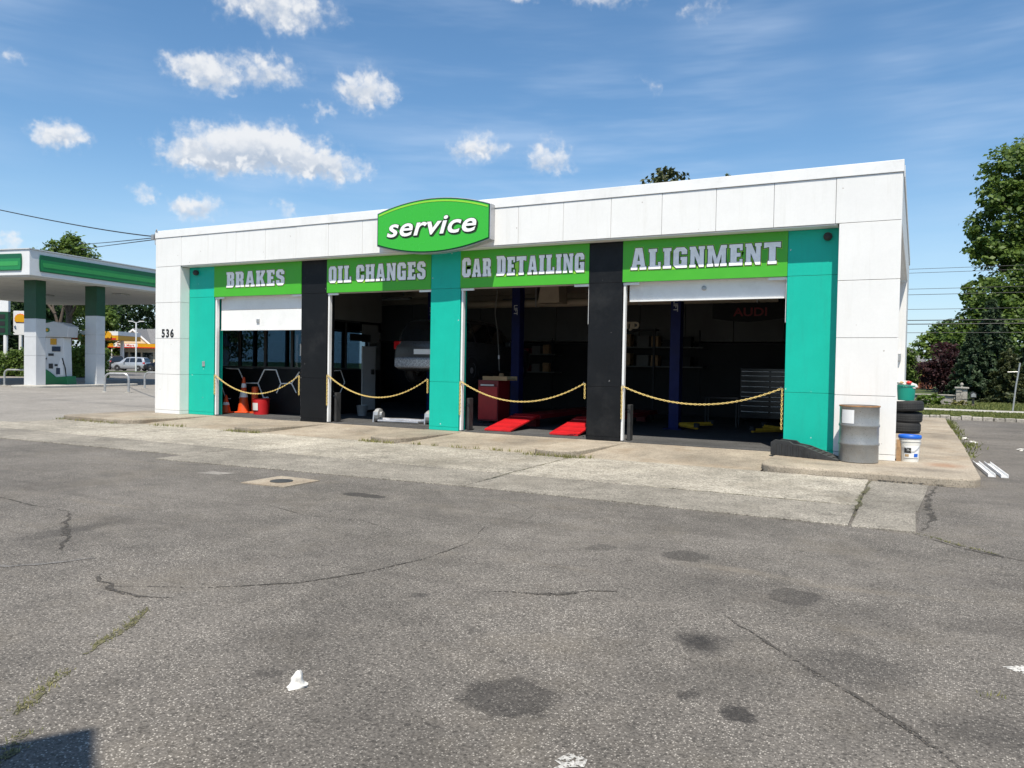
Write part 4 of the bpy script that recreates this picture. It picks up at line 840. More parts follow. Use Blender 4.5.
def lump(name, r, mat, parent, n=14, seed=1, flat=1., amp=.25, loc=(0, 0, 0), up=0.):
    q = random.Random(seed); mb = MB(); vs = []
    ph = [(q.uniform(1, 4), q.uniform(1, 4), q.uniform(0, 6)) for _ in range(5)]
    for i in range(n + 1):
        th = math.pi * i / n
        for j in range(n * 2):
            p = math.pi * j / n; k = 1 + amp * sum(math.sin(a * th * 2 + b * p + c) for a, b, c in ph) / 3
            k = 1 + amp * (sum(math.sin(round(b) * p + a * th * 2 + c) for a, b, c in ph) / 3) * math.sin(th) + up * math.cos(th) * (1 if th < 1.5 else 0)
            vs.append((loc[0] + r * k * math.sin(th) * math.cos(p), loc[1] + r * k * math.sin(th) * math.sin(p), loc[2] + r * flat * k * math.cos(th)))
    m2 = 2 * n
    return obj(name, mb.add(vs, [(i * m2 + j, (i + 1) * m2 + j, (i + 1) * m2 + (j + 1) % m2, i * m2 + (j + 1) % m2) for i in range(n) for j in range(m2)]), mat, parent, smooth=False)
lump('rubbish_bag', .21, 'bag_white', gb, 10, 4, .5, .3, (0, 0, .37)); lump('red_wrapper', .07, 'red_band', gb, 6, 5, .6, .4, (.05, -.14, .43)); lump('red_wrapper', .05, 'cardboard', gb, 6, 6, .6, .4, (-.1, -.12, .43))
for x, lb in ((1.03, 'nearer-to-kerb length of white trim lying on the asphalt'), (1.2, 'outer of two white trim lengths lying on the asphalt')):
    tt = thing('trim_length', lb, 'trim strip', (x, 14.9, .0), R(3), 'white trim lengths by the pavement corner')
    obj('web', BX(-.05, .05, -.95, .95, .004, .02), 'white_trim', tt); obj('flange', BX(-.05, -.04, -.95, .95, .021, .055), 'white_trim', tt); obj('flange', BX(.04, .05, -.95, .95, .021, .055), 'white_trim', tt)
q = random.Random(4); vs = []; prof_ = [(.046, .002), (.044, .012), (.034, .018), (.027, .03), (.026, .045), (.02, .06), (.012, .075), (.004, .082)]
for k, (r_, z_) in enumerate(prof_):
    for j in range(16): a_ = 2 * math.pi * j / 16; rr_ = r_ * (1 + .22 * math.sin(3 * a_ + k * .6) + q.uniform(-.14, .14)); vs.append((rr_ * math.cos(a_) + z_ * .12, rr_ * math.sin(a_), z_ + q.uniform(-.003, .003)))
lt = obj('litter', MB().add(vs, [(k * 16 + j, k * 16 + (j + 1) % 16, k * 16 + 16 + (j + 1) % 16, k * 16 + 16 + j) for k in range(7) for j in range(16)]), 'bag_white', smooth=True); lt.location = (-2.66, 2.86, 0)
setp(lt, 'small crumpled white litter lying alone on the near asphalt', 'litter')
for i, (x, y, lb) in enumerate(((1.08, 21.6, 'scrap of white litter among the weeds beside the pavement'), (1.2, 20.6, 'second white litter scrap nearer the white trim lengths'), (2.0, 19.2, 'thin white scrap out on the right-hand asphalt'))):
    q = lump('litter_scrap', .07, 'bag_white', None, 6, 20 + i, .35, .5, (0, 0, .02)); q.location = (x, y, 0); setp(q, lb, 'litter', 'scraps of litter by the pavement')

# ================================================================== FUEL STATION ON THE LEFT
CAMR = R(27.6)
CX, CY = -39.2, 22.96
fc = thing('fuel_canopy', 'white fuel station canopy with green bands, left of the garage', 'canopy', (CX, CY, 0), R(10.6))
obj('deck', MB().box(-17, 0, 0, 17, 5.66, 6.95), 'canopy_white', fc, bevel=.03)
for k in range(16):
    obj('soffit_panel', BX(-16.9 + k * 1.05, -16.9 + k * 1.05 + 1.035, .1, 16.9, 5.6 - .004 * (k % 2), 5.655), 'soffit', fc)
def stadium(a, b, z0, z1, n=8):
    r = (z1 - z0) / 2; zc = (z0 + z1) / 2
    return [(b - r * .15 + r * .15 * math.sin(t), zc - r * math.cos(t)) for t in np.linspace(0, math.pi, n)] + [(a + r * .15 - r * .15 * math.sin(t), zc + r * math.cos(t)) for t in np.linspace(0, math.pi, n)]
for nm, (a, b) in (('front_band', (-15.5, -.45)), ('side_band', (.55, 16.3))):
    for m, z0, z1, d, p in (('bp_green', 5.9, 6.74, .05, 0), ('bp_mid', 5.94, 6.5, .06, .05), ('canopy_stripe', 6.14, 6.36, .07, .2)):
        pts = stadium(a + p, b - p, z0, z1)
        if nm == 'front_band': o = obj(nm, MB().prism(pts, -d, -.001, 'y'), m, fc)
        else: o = obj(nm, MB().prism(pts, .001, d, 'x'), m, fc)
obj('deck_cap', BX(-17.05, .05, -.05, 17.05, 6.95, 7.0), 'cladding', fc)
for x, y, zc in ((-1.62, 1.75, 3.6), (-.9, 4.95, 3.95)):
    obj('column_cap', BX(x - .41, x + .41, y - .3, y + .3, zc + .004, 5.594), 'deep_green', fc, bevel=.01)
    for z0, z1 in ((.1, zc * .46), (zc * .46, zc * .73), (zc * .73, zc)):
        obj('column_panel', BX(x - .405, x + .405, y - .295, y + .295, z0 + .006, z1 - .006), 'cladding', fc, bevel=.012)
    obj('column_core', BX(x - .38, x + .38, y - .28, y + .28, .0, 5.5), 'dark_gap', fc)
for x, y in ((-3, 3), (-3, 9), (-9, 9), (-9, 3)): lt_ = obj('soffit_light', BX(x - .35, x + .35, y - .35, y + .35, 5.5, 5.594), 'galvanised', fc, bevel=.02)
isl = obj('pump_island', MB().prism(rounded([(-2.1, .5, 1), (-.1, .5, 1), (-.0, 7.5, 1), (-2.0, 7.5, 1)], .6), 0, .12), 'sidewalk', loc=(CX, CY, 0), bevel=.02); isl.rotation_euler = (0, 0, R(10.6)); setp(isl, kind='structure')
def fl(x, y, z=0): c, s_ = math.cos(R(10.6)), math.sin(R(10.6)); return (CX + x * c - y * s_, CY + x * s_ + y * c, z)
pu = thing('fuel_pump', 'white and green fuel pump with arched header between the two columns', 'fuel pump', (-42.0, 26.2, .1), R(24)); pu.scale = (1.12, 1.12, 1.12)
obj('body', MB().prism([(-.52, .35), (.52, .35), (.46, 2.3), (-.46, 2.3)], -.3, .3, 'y'), 'canopy_white', pu, bevel=.03)
obj('skirt', MB().prism([(-.7, 0), (.72, 0), (.66, .42), (.1, .36), (-.2, .6), (-.62, .85)], -.36, .36, 'y'), 'bp_mid', pu, bevel=.02)
obj('header', MB().prism([(-.75, 2.32), (.72, 2.32), (.78, 2.85), (.4, 3.02), (0, 3.08), (-.4, 3.0), (-.72, 2.7)], -.4, .4, 'y'), 'cladding', pu, bevel=.03)
obj('header_sweep', MB().prism([(-.95, 2.3), (-.78, 2.3), (-.74, 2.72), (-.42, 3.02), (-.5, 3.14), (-.85, 2.85)], -.38, .38, 'y'), 'bp_green', pu)
em = obj('emblem', MB().lathe([(.11, 0), (.11, -.02), (.09, -.025)], (-.3, -.4, 2.66), 12, 'y'), 'bp_mid', pu); obj('emblem_centre', MB().lathe([(.07, -.026), (.07, -.032), (.03, -.034)], (-.3, -.4, 2.66), 12, 'y'), 'yellow_band', em)
for a, b, z0, z1, m in ((-.12, .3, 1.62, 1.86, 'skin_screen'), (-.3, -.05, 1.4, 1.52, 'black_plastic'), (-.28, -.08, .78, 1.02, 'black_plastic'), (.02, .16, .9, 1.0, 'black_plastic'), (.1, .3, .5, .82, 'skin_screen'), (-.2, .1, 1.95, 2.25, 'yellow_band')): obj('panel', BX(a, b, -.33, -.301, z0, z1), m, pu)
for s in (-1, 1): obj('hose', MB().tube([(s * .4, -.32, 1.3), (s * .62, -.4, .8), (s * .66, -.4, .4), (s * .55, -.35, .9), (s * .46, -.33, 1.05)], .025, 6), 'rubber', pu)
obj('nozzle_panel', MB().prism([(.18, .45), (.46, .45), (.44, 1.25), (.34, 1.3), (.2, .95)], -.325, -.301, 'y'), 'letter_white', pu)
for i, (a, b, lb) in enumerate((((-33.5, 23.1), (-32.5, 23.6), 'steel guard hoop in front of the right canopy column'), ((-36.3, 27.3), (-35.2, 27.9), 'steel guard hoop half hidden by the garage corner'), ((-43.9, 24.4), (-42.8, 25.0), 'steel guard hoop at the left edge of the picture'))):
    A = Vector((*a, .006)); B = Vector((*b, .006)); d = (B - A).normalized(); up = Vector((0, 0, 1)); path = [A, A + up * .6]
    path += [A + d * (.22 - .22 * math.cos(t)) + up * (.62 + .25 * math.sin(t)) for t in (.4, .8, 1.2, 1.57)]
    path += [B - d * (.22 - .22 * math.cos(t)) + up * (.62 + .25 * math.sin(t)) for t in (1.57, 1.2, .8, .4)] + [B + up * .6, B]
    hp = thing('guard_hoop', lb, 'guard rail', A, 0, 'steel guard hoops at the pumps')
    obj('rail', MB().tube([p - A for p in path], .05, 8), 'galvanised', hp, smooth=True)
    for P_ in (A, B): q = P_ - A; obj('footing', MB().lathe([(.14, 0), (.14, .03), (.07, .035)], tuple(q), 12), 'sidewalk', hp)
ps = thing('price_sign', 'tall price sign with white top and green panel at the left edge', 'sign', (-65.2, 35.9, 0), CAMR)
obj('top_panel', BX(-1.0, .75, -.15, .15, 5.15, 6.6), 'canopy_white', ps, bevel=.03); obj('price_panel', BX(-1.0, .75, -.16, .16, 3.3, 5.13), 'deep_green', ps, bevel=.02)
for z in (3.5, 4.05, 4.6): obj('price_row', BX(-.8, .5, -.18, -.161, z, z + .35), 'black_paint', ps)
obj('pole', MB().tube([(.45, 0, 0), (.45, 0, 3.3)], .16, 10), 'canopy_white', ps)
def pecten(r, z):
    pts = []
    for i in range(29):
        t = -2.2 + 4.4 * i / 28; k = r * (1 + .05 * math.cos(i * 2.2)); pts.append((k * math.sin(t), z + k * .92 * math.cos(t)))
    return [(-x, zz) for x, zz in pts] 
y2 = thing('rival_fuel_sign', 'white pole sign with a yellow and red scallop shell, behind left column', 'sign', (-92.4, 53.2, 0), CAMR)
obj('panel', BX(-.85, .75, -.12, .12, 4.1, 6.9), 'canopy_white', y2, bevel=.03); obj('pole', BX(-.2, .1, -.1, .1, 0, 4.1), 'canopy_white', y2)
obj('shell_emblem', MB().prism(pecten(.62, 5.95), -.2, -.121, 'y'), 'yellow_band', y2); obj('shell_rim', MB().prism(pecten(.68, 5.95), -.15, -.1205, 'y'), 'red_band', y2)
sc = thing('rival_fuel_canopy', 'low distant canopy with yellow and red edge behind the pump', 'canopy', (-106.8, 74, 0), CAMR)
obj('deck', BX(-7.5, 1.6, 0, 7, 5.0, 5.6), 'canopy_white', sc); obj('yellow_edge', BX(-7.5, 1.3, -.06, -.002, 4.6, 4.98), 'yellow_band', sc); obj('red_edge', BX(-7.5, 1.3, -.05, -.002, 4.35, 4.59), 'red_band', sc); obj('deck_edge', BX(-7.5, 1.6, 0, 7, 4.3, 4.98), 'yellow_band', sc)
obj('shell_emblem', MB().prism(pecten(.7, 4.95), -.25, -.061, 'y'), 'yellow_band', sc)
for x in (-5.5, .6): obj('column', BX(x - .2, x + .2, 3, 3.4, 0, 4.3), 'canopy_white', sc)
sm = thing('roadside_store', 'cream gabled shop with yellow fascia band and grey roof, seen past the garage', 'shop', (-112.2, 82.4, 0), CAMR)
obj('wall', BX(-3.4, 12, 0, 9, 0, 3.3), 'cream_wall', sm); obj('gable', MB().prism([(-2.6, 4.05), (2.6, 4.05), (0, 6.2)], -.4, 5, 'y'), 'cream_wall', sm)
for s in (-1, 1): obj('gable_trim', MB().prism([(s * 2.9, 3.95), (s * 2.6, 3.95), (0, 6.1), (0, 6.4)][::s], -.55, -.35, 'y'), 'letter_white', sm)
rf = obj('roof', MB().add([(-3, -.2, 4.05), (12.5, -.2, 4.05), (12.5, 4.5, 6.6), (0, 4.5, 6.6), (12.5, 9.2, 4.05), (-3, 9.2, 4.05)], [(0, 1, 2, 3), (3, 2, 4, 5), (0, 3, 5), (1, 4, 2)]), 'shingle', sm)
obj('gable_roof', MB().prism([(-3, 3.98), (-2.8, 3.98), (0, 6.3), (2.8, 3.98), (3, 3.98), (0, 6.5)], -.34, 5, 'y'), 'shingle', rf)
obj('fascia_band', BX(-3.8, 12.4, -.9, 0, 3.3, 4.0), 'yellow_band', sm); obj('fascia_red', BX(-3.8, 12.4, -.95, -.901, 3.3, 3.45), 'red_band', sm); obj('fascia_sign', BX(-2.8, 1.0, -.96, -.901, 3.46, 3.98), 'letter_white', sm)
put_text('sign_lettering', text_mesh('Food Mart', .5, 0, .008, .004, 1.3), 'red_band', sm, (-.9, -.97, 3.55))
for x in (-2.6, -.6, 1.4, 3.4, 5.4): obj('window', BX(x, x + 1.7, -.04, -.001, .5, 2.6), 'dark_glass', sm)
for x in (-3.2, 4, 10): obj('awning_post', BX(x - .08, x + .08, -.8, -.64, 0, 3.3), 'letter_white', sm)
make_car('silver SUV parked across the road in front of the shop', 'car', 'silver_car', (-90, 65.7, 0), R(117.6), 'parked_car', (1, .95, 1.05), 'cars parked across the road')
make_car('dark car right of the silver SUV, cut off by the garage corner', 'car', 'dark_car', (-85.2, 66.9, 0), R(126), 'parked_car', group='cars parked across the road')
make_car('dark car parked behind the silver SUV under the trees', 'car', 'dark_car', (-99.2, 70, 0), R(60), 'parked_car', (1, 1, 1.15), 'cars parked across the road')
make_car('white car at the far left edge behind the guard hoop', 'car', 'white_car', (-79.3, 43.1, 0), R(110), 'parked_car', group='cars parked across the road')
make_car('white car parked behind the photographer, mirrored in the office window', 'car', 'white_car', (-45, -11, 0), R(80), 'parked_car')
lp = thing('lamp_post', 'pale double-armed lamp post in front of the cream shop', 'lamp post', (-85, 62.7, 0), CAMR)
obj('pole', MB().tube([(0, 0, 0), (0, 0, 6.05)], .09, 8), 'canopy_white', lp)
obj('arm', MB().tube([(-.6, 0, 6.15), (0, 0, 6.0), (.65, 0, 6.15)], .04, 6), 'canopy_white', lp)
for x in (-.62, .68): obj('lamp_head', BX(x - .32, x + .32, -.14, .14, 6.12, 6.22), 'canopy_white', lp, bevel=.03)

# ================================================================== FAR RIGHT
sw = thing('stone_wall', 'low grey stone garden wall with a capped pillar beyond the grass verge', 'wall', (0, 42.4, .05))
for k, z in enumerate((0, .15, .3)):
    x = -8 + (k % 2) * .2
    while x < 1.65:
        l = random.uniform(.3, .55); obj('stone', BX(x + .008, min(1.7, x + l) - .008, random.uniform(-.02, .02), .3, z + .005, z + .142), 'stone', sw); x += l
obj('coping', BX(-8, 1.7, -.05, .35, .45, .5), 'stone', sw, bevel=.01)
for k in range(5):
    for j in range(2): obj('stone', BX(1.72 + j * .24 - (k % 2) * .04 * j, 1.95 + j * .23 - (k % 2) * .04 * (1 - j), -.1 + random.uniform(-.015, .015), .36, k * .16, k * .16 + .152), 'stone', sw)
obj('pillar_cap', BX(1.66, 2.24, -.16, .42, .8, .88), 'stone', sw, bevel=.02); obj('finial', MB().lathe([(.05, .88), (.04, .93), (.08, 1.0), (.05, 1.07), (.005, 1.09)], (1.95, .13, 0), 14), 'stone', sw, smooth=True)
mbx = thing('mailbox', 'small dark mailbox with a pale door on a post beside the stone pillar', 'mailbox', (2.38, 41.6, .05))
obj('post', BX(-.05, .05, -.05, .05, 0, .42), 'pole_wood', mbx); obj('box', MB().prism([(-.12, .42), (.12, .42), (.12, .58), (.08, .66), (0, .69), (-.08, .66), (-.12, .58)], -.2, .25, 'y'), 'black_plastic', mbx); obj('door', MB().prism([(-.09, .45), (.09, .45), (.09, .57), (0, .64), (-.09, .57)], -.215, -.201, 'y'), 'galvanised', mbx)
sp = thing('marker_post', 'thin leaning pale metal post beyond the verge on the right', 'post', (3.55, 37.5, .05))
obj('post', MB().tube([(0, 0, 0), (.08, 0, 1.0), (.2, 0, 2.0)], .03, 8), 'galvanised', sp); obj('crossbar', MB().tube([(-.22, 0, 1.62), (.16, 0, 1.64)], .015, 6), 'galvanised', sp)
hs2 = thing('brick_house', 'brick house with grey shingle roof behind trees right of the garage', 'house', (.4, 84.5, 0), CAMR)
obj('wall', BX(-12, 1.0, 0, 8, -.1, 2.0), 'brick', hs2); obj('roof', MB().prism([(-.5, 1.95), (8.5, 1.95), (4, 4.0)], -12.6, 1.2, 'x'), 'shingle', hs2); ch_ = obj('chimney', BX(-.1, .9, -.6, -.01, -.1, 2.6), 'brick', hs2); wn = obj('window', BX(-2.4, -1.2, -.04, -.001, .7, 1.7), 'dark_glass', hs2); obj('frame', MB().box(-2.5, -2.41, -.06, -.001, .6, 1.8).box(-1.19, -1.1, -.06, -.001, .6, 1.8).box(-2.4, -1.2, -.06, -.001, 1.71, 1.8).box(-2.4, -1.2, -.06, -.001, .6, .69), 'letter_white', wn)
def up(x, y, h, lb):
    u = thing('utility_pole', lb, 'utility pole', (x, y, 0), group='utility poles along the street')
    obj('pole', MB().tube([(0, 0, 0), (0, 0, h)], [.17, .12], 10), 'pole_wood', u); obj('crossarm', BX(-.06, .06, -1.1, 1.1, h - .9, h - .78), 'pole_wood', u)
    for y_ in (-1, -.5, .5, 1): obj('insulator', MB().lathe([(.04, h - .78), (.05, h - .7), (.02, h - .62)], (0, y_, 0), 8), 'galvanised', u)
up(-24, 46, 9, 'utility pole standing behind the garage'); up(30, 46, 9, 'utility pole outside the right edge of the picture')
for i, (z, r, dy, nm) in enumerate(((7.05, .012, 0, 'topmost'), (6.9, .012, .5, 'second'), (5.95, .012, -.5, 'third'), (5.7, .014, 0, 'fourth'), (4.95, .012, .3, 'fifth'), (4.35, .022, 0, 'thick sixth'), (4.15, .024, 0, 'thick seventh'), (3.7, .014, .1, 'lowest'))):
    w_ = obj('overhead_wire', MB().tube([(-24 + 54 * t, 46 + dy, z + .25 * (2 * t - 1) ** 2 - .02) for t in np.linspace(0, 1, 25)], r, 5), 'wire'); setp(w_, '%s of the overhead wires crossing the sky right of the garage' % nm, 'wire', 'overhead wires along the street')
for pts, r, lb in (([(-18.58, 14.25, 4.95), (-26.4, 14.54, 6.33), (-40, 15.1, 9.2)], .016, 'black overhead cable from the upper left down to the garage corner'),
                   ([(-18.58, 14.3, 4.93), (-38.3, 25.3, 7.5), (-57.5, 37.9, 10.6)], .014, 'upper of two service wires from garage corner towards the canopy tree'),
                   ([(-18.58, 14.3, 4.88), (-38.3, 25.3, 7.25), (-57.5, 37.9, 10.0)], .014, 'lower of two service wires from garage corner towards the canopy tree')):
    P_ = [Vector(p) for p in pts]; path = []
    for t in np.linspace(0, 1, 24): path.append((1 - t) * (1 - t) * P_[0] + 2 * t * (1 - t) * (2 * P_[1] - .5 * (P_[0] + P_[2])) + t * t * P_[2])
    setp(obj('service_wire', MB().tube(path, r, 5), 'wire'), lb, 'wire', 'wires to the garage corner')

# ================================================================== VEGETATION
def leaf_mesh(name, C, N, size, mat, aspect=1.5, seed=0, jit=.35):
    """one folded leaf-sized quad at each point C facing roughly N"""
    g = np.random.default_rng(seed); n = len(C)
    N = N + g.normal(0, .7, (n, 3)); N /= np.linalg.norm(N, axis=1, keepdims=True) + 1e-9
    A = np.cross(N, g.normal(0, 1, (n, 3))); A /= np.linalg.norm(A, axis=1, keepdims=True) + 1e-9
    B = np.cross(N, A); s = (size * g.uniform(1 - jit, 1 + jit, n))[:, None]
    V = np.empty((n, 4, 3)); V[:, 0] = C - A * s * aspect * .5; V[:, 1] = C - B * s * .5 + N * s * .12; V[:, 2] = C + A * s * aspect * .5; V[:, 3] = C + B * s * .5 + N * s * .12
    me = bpy.data.meshes.new(name); me.vertices.add(n * 4); me.vertices.foreach_set('co', V.reshape(-1)); me.loops.add(n * 4); me.loops.foreach_set('vertex_index', np.arange(n * 4, dtype=np.int32))
    me.polygons.add(n); me.polygons.foreach_set('loop_start', np.arange(0, n * 4, 4, dtype=np.int32)); me.update(calc_edges=True); me.materials.append(MATS[mat]); return me
def crown_points(lobes, n, seed, clump=.16, per=26):
    g = np.random.default_rng(seed); L = np.array(lobes, float); wgt = L[:, 3] ** 2 * (L[:, 4] if L.shape[1] > 4 else 1); wgt = wgt / wgt.sum()
    k = n // per; idx = g.choice(len(L), k, p=wgt); d = g.normal(0, 1, (k, 3)); d /= np.linalg.norm(d, axis=1, keepdims=True)
    rad = L[idx, 3] * g.uniform(.45, 1.05, k) ** .6; zs = L[idx, 4] if L.shape[1] > 4 else np.ones(k)
    cc = L[idx, :3] + d * rad[:, None] * np.stack([np.ones(k), np.ones(k), zs], 1)
    C = np.repeat(cc, per, 0) + g.normal(0, 1, (k * per, 3)) * (np.repeat(L[idx, 3], per) * clump)[:, None] * np.array([1, 1, .6])
    N = np.repeat(d, per, 0) * .6 + np.array([0, 0, .8]); return C, N
def make_tree(name, label, loc, lobes, n, size, mat, trunk_h, trunk_r, seed, rz=CAMR, group=None, clump=.16, limbs=True):
    t = thing(name, label, 'tree', loc, rz, group); g = random.Random(seed)
    C, N = crown_points(lobes, n, seed, clump); obj('crown', leaf_mesh('crown', C, N, size, mat, 1.5, seed), mat, t)
    mb = MB().tube([(0, 0, -.1), (g.uniform(-.1, .1), 0, trunk_h * .5), (g.uniform(-.2, .2), g.uniform(-.2, .2), trunk_h)], [trunk_r * 1.25, trunk_r, trunk_r * .7], 9)
    obj('trunk', mb, 'bark', t, smooth=True)
    if limbs:
        for lb in lobes:
            a = Vector((0, 0, trunk_h * .75)); b = Vector(lb[:3]); m = a.lerp(b, .5) + Vector((g.uniform(-.3, .3), g.uniform(-.3, .3), .2))
            obj('limb', MB().tube([a, m, b], [trunk_r * .55, trunk_r * .15, trunk_r * .12], 6), 'bark', t)
    return t
def make_spruce(name, label, loc, h, r, mat, seed, n=5200, size=.2, group=None, upturn=-.25):
    t = thing(name, label, 'tree', loc, seed * .7, group); g = np.random.default_rng(seed)
    obj('trunk', MB().tube([(0, 0, -.1), (0, 0, h * .97)], [h * .018 + .05, .02], 7), 'bark', t)
    nb = int(h * 13); C = []; N = []
    for i in range(nb):
        z = h * (.04 + .95 * (i / nb)); L = r * (1 - (z / h)) ** .8 * g.uniform(.7, 1.12) + .12; an = i * 2.399 + g.uniform(-.3, .3); m = max(8, int(n / nb * (1.6 * L / r + .25)))
        u = g.uniform(.08, 1, m) ** .7; dz = upturn * L * u ** 1.5 + .05 * L
        wv = g.normal(0, .13, m) * L * (1.1 - u)
        C.append(np.stack([math.cos(an) * L * u - math.sin(an) * wv, math.sin(an) * L * u + math.cos(an) * wv, z + dz + g.normal(0, .05, m)], 1)); N.append(np.tile([math.cos(an) * .3, math.sin(an) * .3, .8], (m, 1)))
    C = np.concatenate(C); N = np.concatenate(N); obj('crown', leaf_mesh('crown', C, N, size, mat, 2.2, seed), mat, t); return t

# right of the garage
make_tree('maple_tree', 'huge green maple rising above the wires at the right edge', (9.2, 74.6, 0), [(-3.0, 0, 17.2, 2.5), (-1.0, 1, 18.6, 2.5), (-4.6, -1, 15.4, 1.5), (-4.2, 0, 12.9, 2.2), (-5.6, -1, 11.2, 1.3), (-3.6, -1.5, 9.4, 2.5), (-5.9, -1, 7.6, 1.4), (-5.0, -2, 5.8, 2.1), (0, 0, 14, 4.5), (.5, -2, 9, 4.3), (4, 0, 15, 4.2), (4.5, 0, 9, 4.6), (-6.6, -1, 5.2, 1.3), (-7.3, -1, 4.0, 1.2)], 42000, .25, 'leaf_green', 7, .5, 3, clump=.13)
make_tree('plum_tree', 'dark purple-leaved tree behind the stone wall', (1.5, 54.9, 0), [(-.1, 0, 2.4, .95), (.4, 0, 1.8, 1.0), (-.75, 0, 1.7, .75), (0, 0, 1.0, 1.0), (.15, 0, 2.9, .6), (.7, 0, .9, .7)], 9000, .11, 'leaf_purple', 1.2, .1, 4, clump=.2)
make_tree('linden_tree', 'bright light-green tree top behind the purple tree', (2.3, 80.0, 0), [(0, 0, 4.9, 1.4), (-1.7, 0, 4.0, 1.1), (1.6, 0, 4.4, 1.4), (.4, 0, 3.3, 1.8)], 8000, .18, 'leaf_light', 3, .2, 5)
make_tree('small_tree', 'small green tree tight against the garage side, before the brick house', (-.5, 68.5, 0), [(0, 0, 2.0, .8), (-.3, 0, 2.9, .7), (.25, 0, 1.3, .7)], 5000, .12, 'leaf_green', 1.2, .08, 6)
make_tree('understory_tree', 'dark leafy tree filling the gap between spruce and maple trunk', (5.6, 70, 0), [(0, 0, 4.5, 3), (-2.5, 0, 3, 2.2), (2.6, 0, 3.4, 2.8), (5, 0, 4, 3), (0, 0, 7, 2.4), (-1.5, 0, 1.5, 1.8)], 12000, .22, 'leaf_green', 3, .2, 7)
make_spruce('spruce_tree', 'blue-grey spruce with drooping boughs just right of the purple tree', (2.75, 51.3, 0), 4.1, 1.55, 'needle', 2, 9000, .11, 'spruces behind the stone wall')
make_spruce('spruce_tree', 'tallest dark spruce in front of the maple', (3.8, 52.6, 0), 5.9, 2.0, 'needle', 3, 11000, .13, 'spruces behind the stone wall')
make_spruce('spruce_tree', 'warm green spruce nearest the leaning pale post', (4.35, 48.6, 0), 2.9, 1.5, 'needle_warm', 4, 8000, .11, 'spruces behind the stone wall')
make_spruce('spruce_tree', 'dark spruce at the right edge under the maple', (5.7, 50.4, 0), 4.0, 1.8, 'needle', 5, 9000, .12, 'spruces behind the stone wall')
bsh = thing('garden_bush', 'rounded bush at the foot of the stone wall near the tyres', 'bush', (.75, 41.5, .05)); C, N = crown_points([(0, 0, .3, .3), (.35, .1, .2, .22), (-.4, 0, .25, .25)], 1500, 9); obj('foliage', leaf_mesh('foliage', C, N, .07, 'leaf_light', 1.6, 9), 'leaf_light', bsh)
b2 = thing('garden_bush', 'low pale bush against the base of the stone pillar', 'bush', (1.75, 42.1, .05)); C, N = crown_points([(0, 0, .15, .2), (.3, 0, .12, .15)], 700, 10); obj('foliage', leaf_mesh('foliage', C, N, .06, 'dry_weed', 1.6, 10), 'dry_weed', b2)
# above the roof
make_spruce('pine_tree', 'bushy conifer top showing above the middle of the parapet', (-17.5, 58.6, 0), 16.9, 8.5, 'needle_warm', 8, 9000, .2, 'conifer tops above the parapet', .8)
make_spruce('pine_tree', 'slender conifer tip just showing above the parapet near the right end', (-13.3, 60.7, 0), 16.6, 2.6, 'needle', 9, 5000, .2, 'conifer tops above the parapet', .6)
# behind the fuel station
make_tree('oak_tree', 'round green tree top rising above the fuel canopy', (-68.1, 43.4, 0), [(0, 0, 10.9, 1.7), (-1.4, 0, 10.3, 1.4), (1.3, 0, 10.4, 1.4), (2.9, 0, 9.3, 1.0), (-.5, 0, 8.6, 2.2), (1.5, 0, 8, 2.2)], 8000, .24, 'leaf_green', 7, .3, 11)
tb_ = [('tree behind the pump, dark and broad', (-117, 81), 10, 21), ('broad dark tree left of the cream shop', (-128, 92), 14, 22), ('dark tree above the cream shop roof', (-125, 101), 15, 23), ('dark tree beyond the shop nearest the garage corner', (-117, 106), 15, 24), ('leafy tree behind the tall price sign', (-97, 53.5), 10.5, 25), ('leafy tree behind the scallop shell sign', (-103, 60), 10, 26), ('tree between the shell sign and the pump, farthest back', (-112, 70), 12, 27), ('tree mostly hidden by the left canopy column', (-92, 47), 10, 28)]
for i, (lb, (x, y), h, sd) in enumerate(tb_):
    k = h / 10; g = random.Random(sd)
    make_tree('roadside_tree', lb, (x, y, 0), [(g.uniform(-2.5, 2.5) * k, g.uniform(-2, 2) * k, g.uniform(3, 8.2) * k, g.uniform(1.8, 2.8) * k) for _ in range(8)], 7000, .34, 'leaf_dark' if i % 3 else 'leaf_green', 5 * k, .25, sd, group='trees behind the fuel station', limbs=False)
bt = thing('bare_tree', 'leafless forked tree against the sky between the canopy columns', 'tree', (-84, 52.5, 0), CAMR)
obj('trunk', MB().tube([(0, 0, 0), (.1, 0, 3), (0, 0, 5)], [.3, .25, .2], 8), 'bark', bt)
for a, b, c in (((0, 0, 4.6), (-.7, 0, 7), (-1.3, .2, 10.5)), ((0, 0, 5), (.5, 0, 7.5), (.4, 0, 11)), ((.05, 0, 4.2), (1.2, 0, 6), (2.2, 0, 8.6)), ((.5, 0, 7), (1.1, 0, 8.4), (1.5, 0, 10.4)), ((-.5, 0, 6.4), (-1.4, 0, 7.6), (-2.0, 0, 9))): obj('limb', MB().tube([a, b, c], [.17, .11, .04], 6), 'bark', bt)
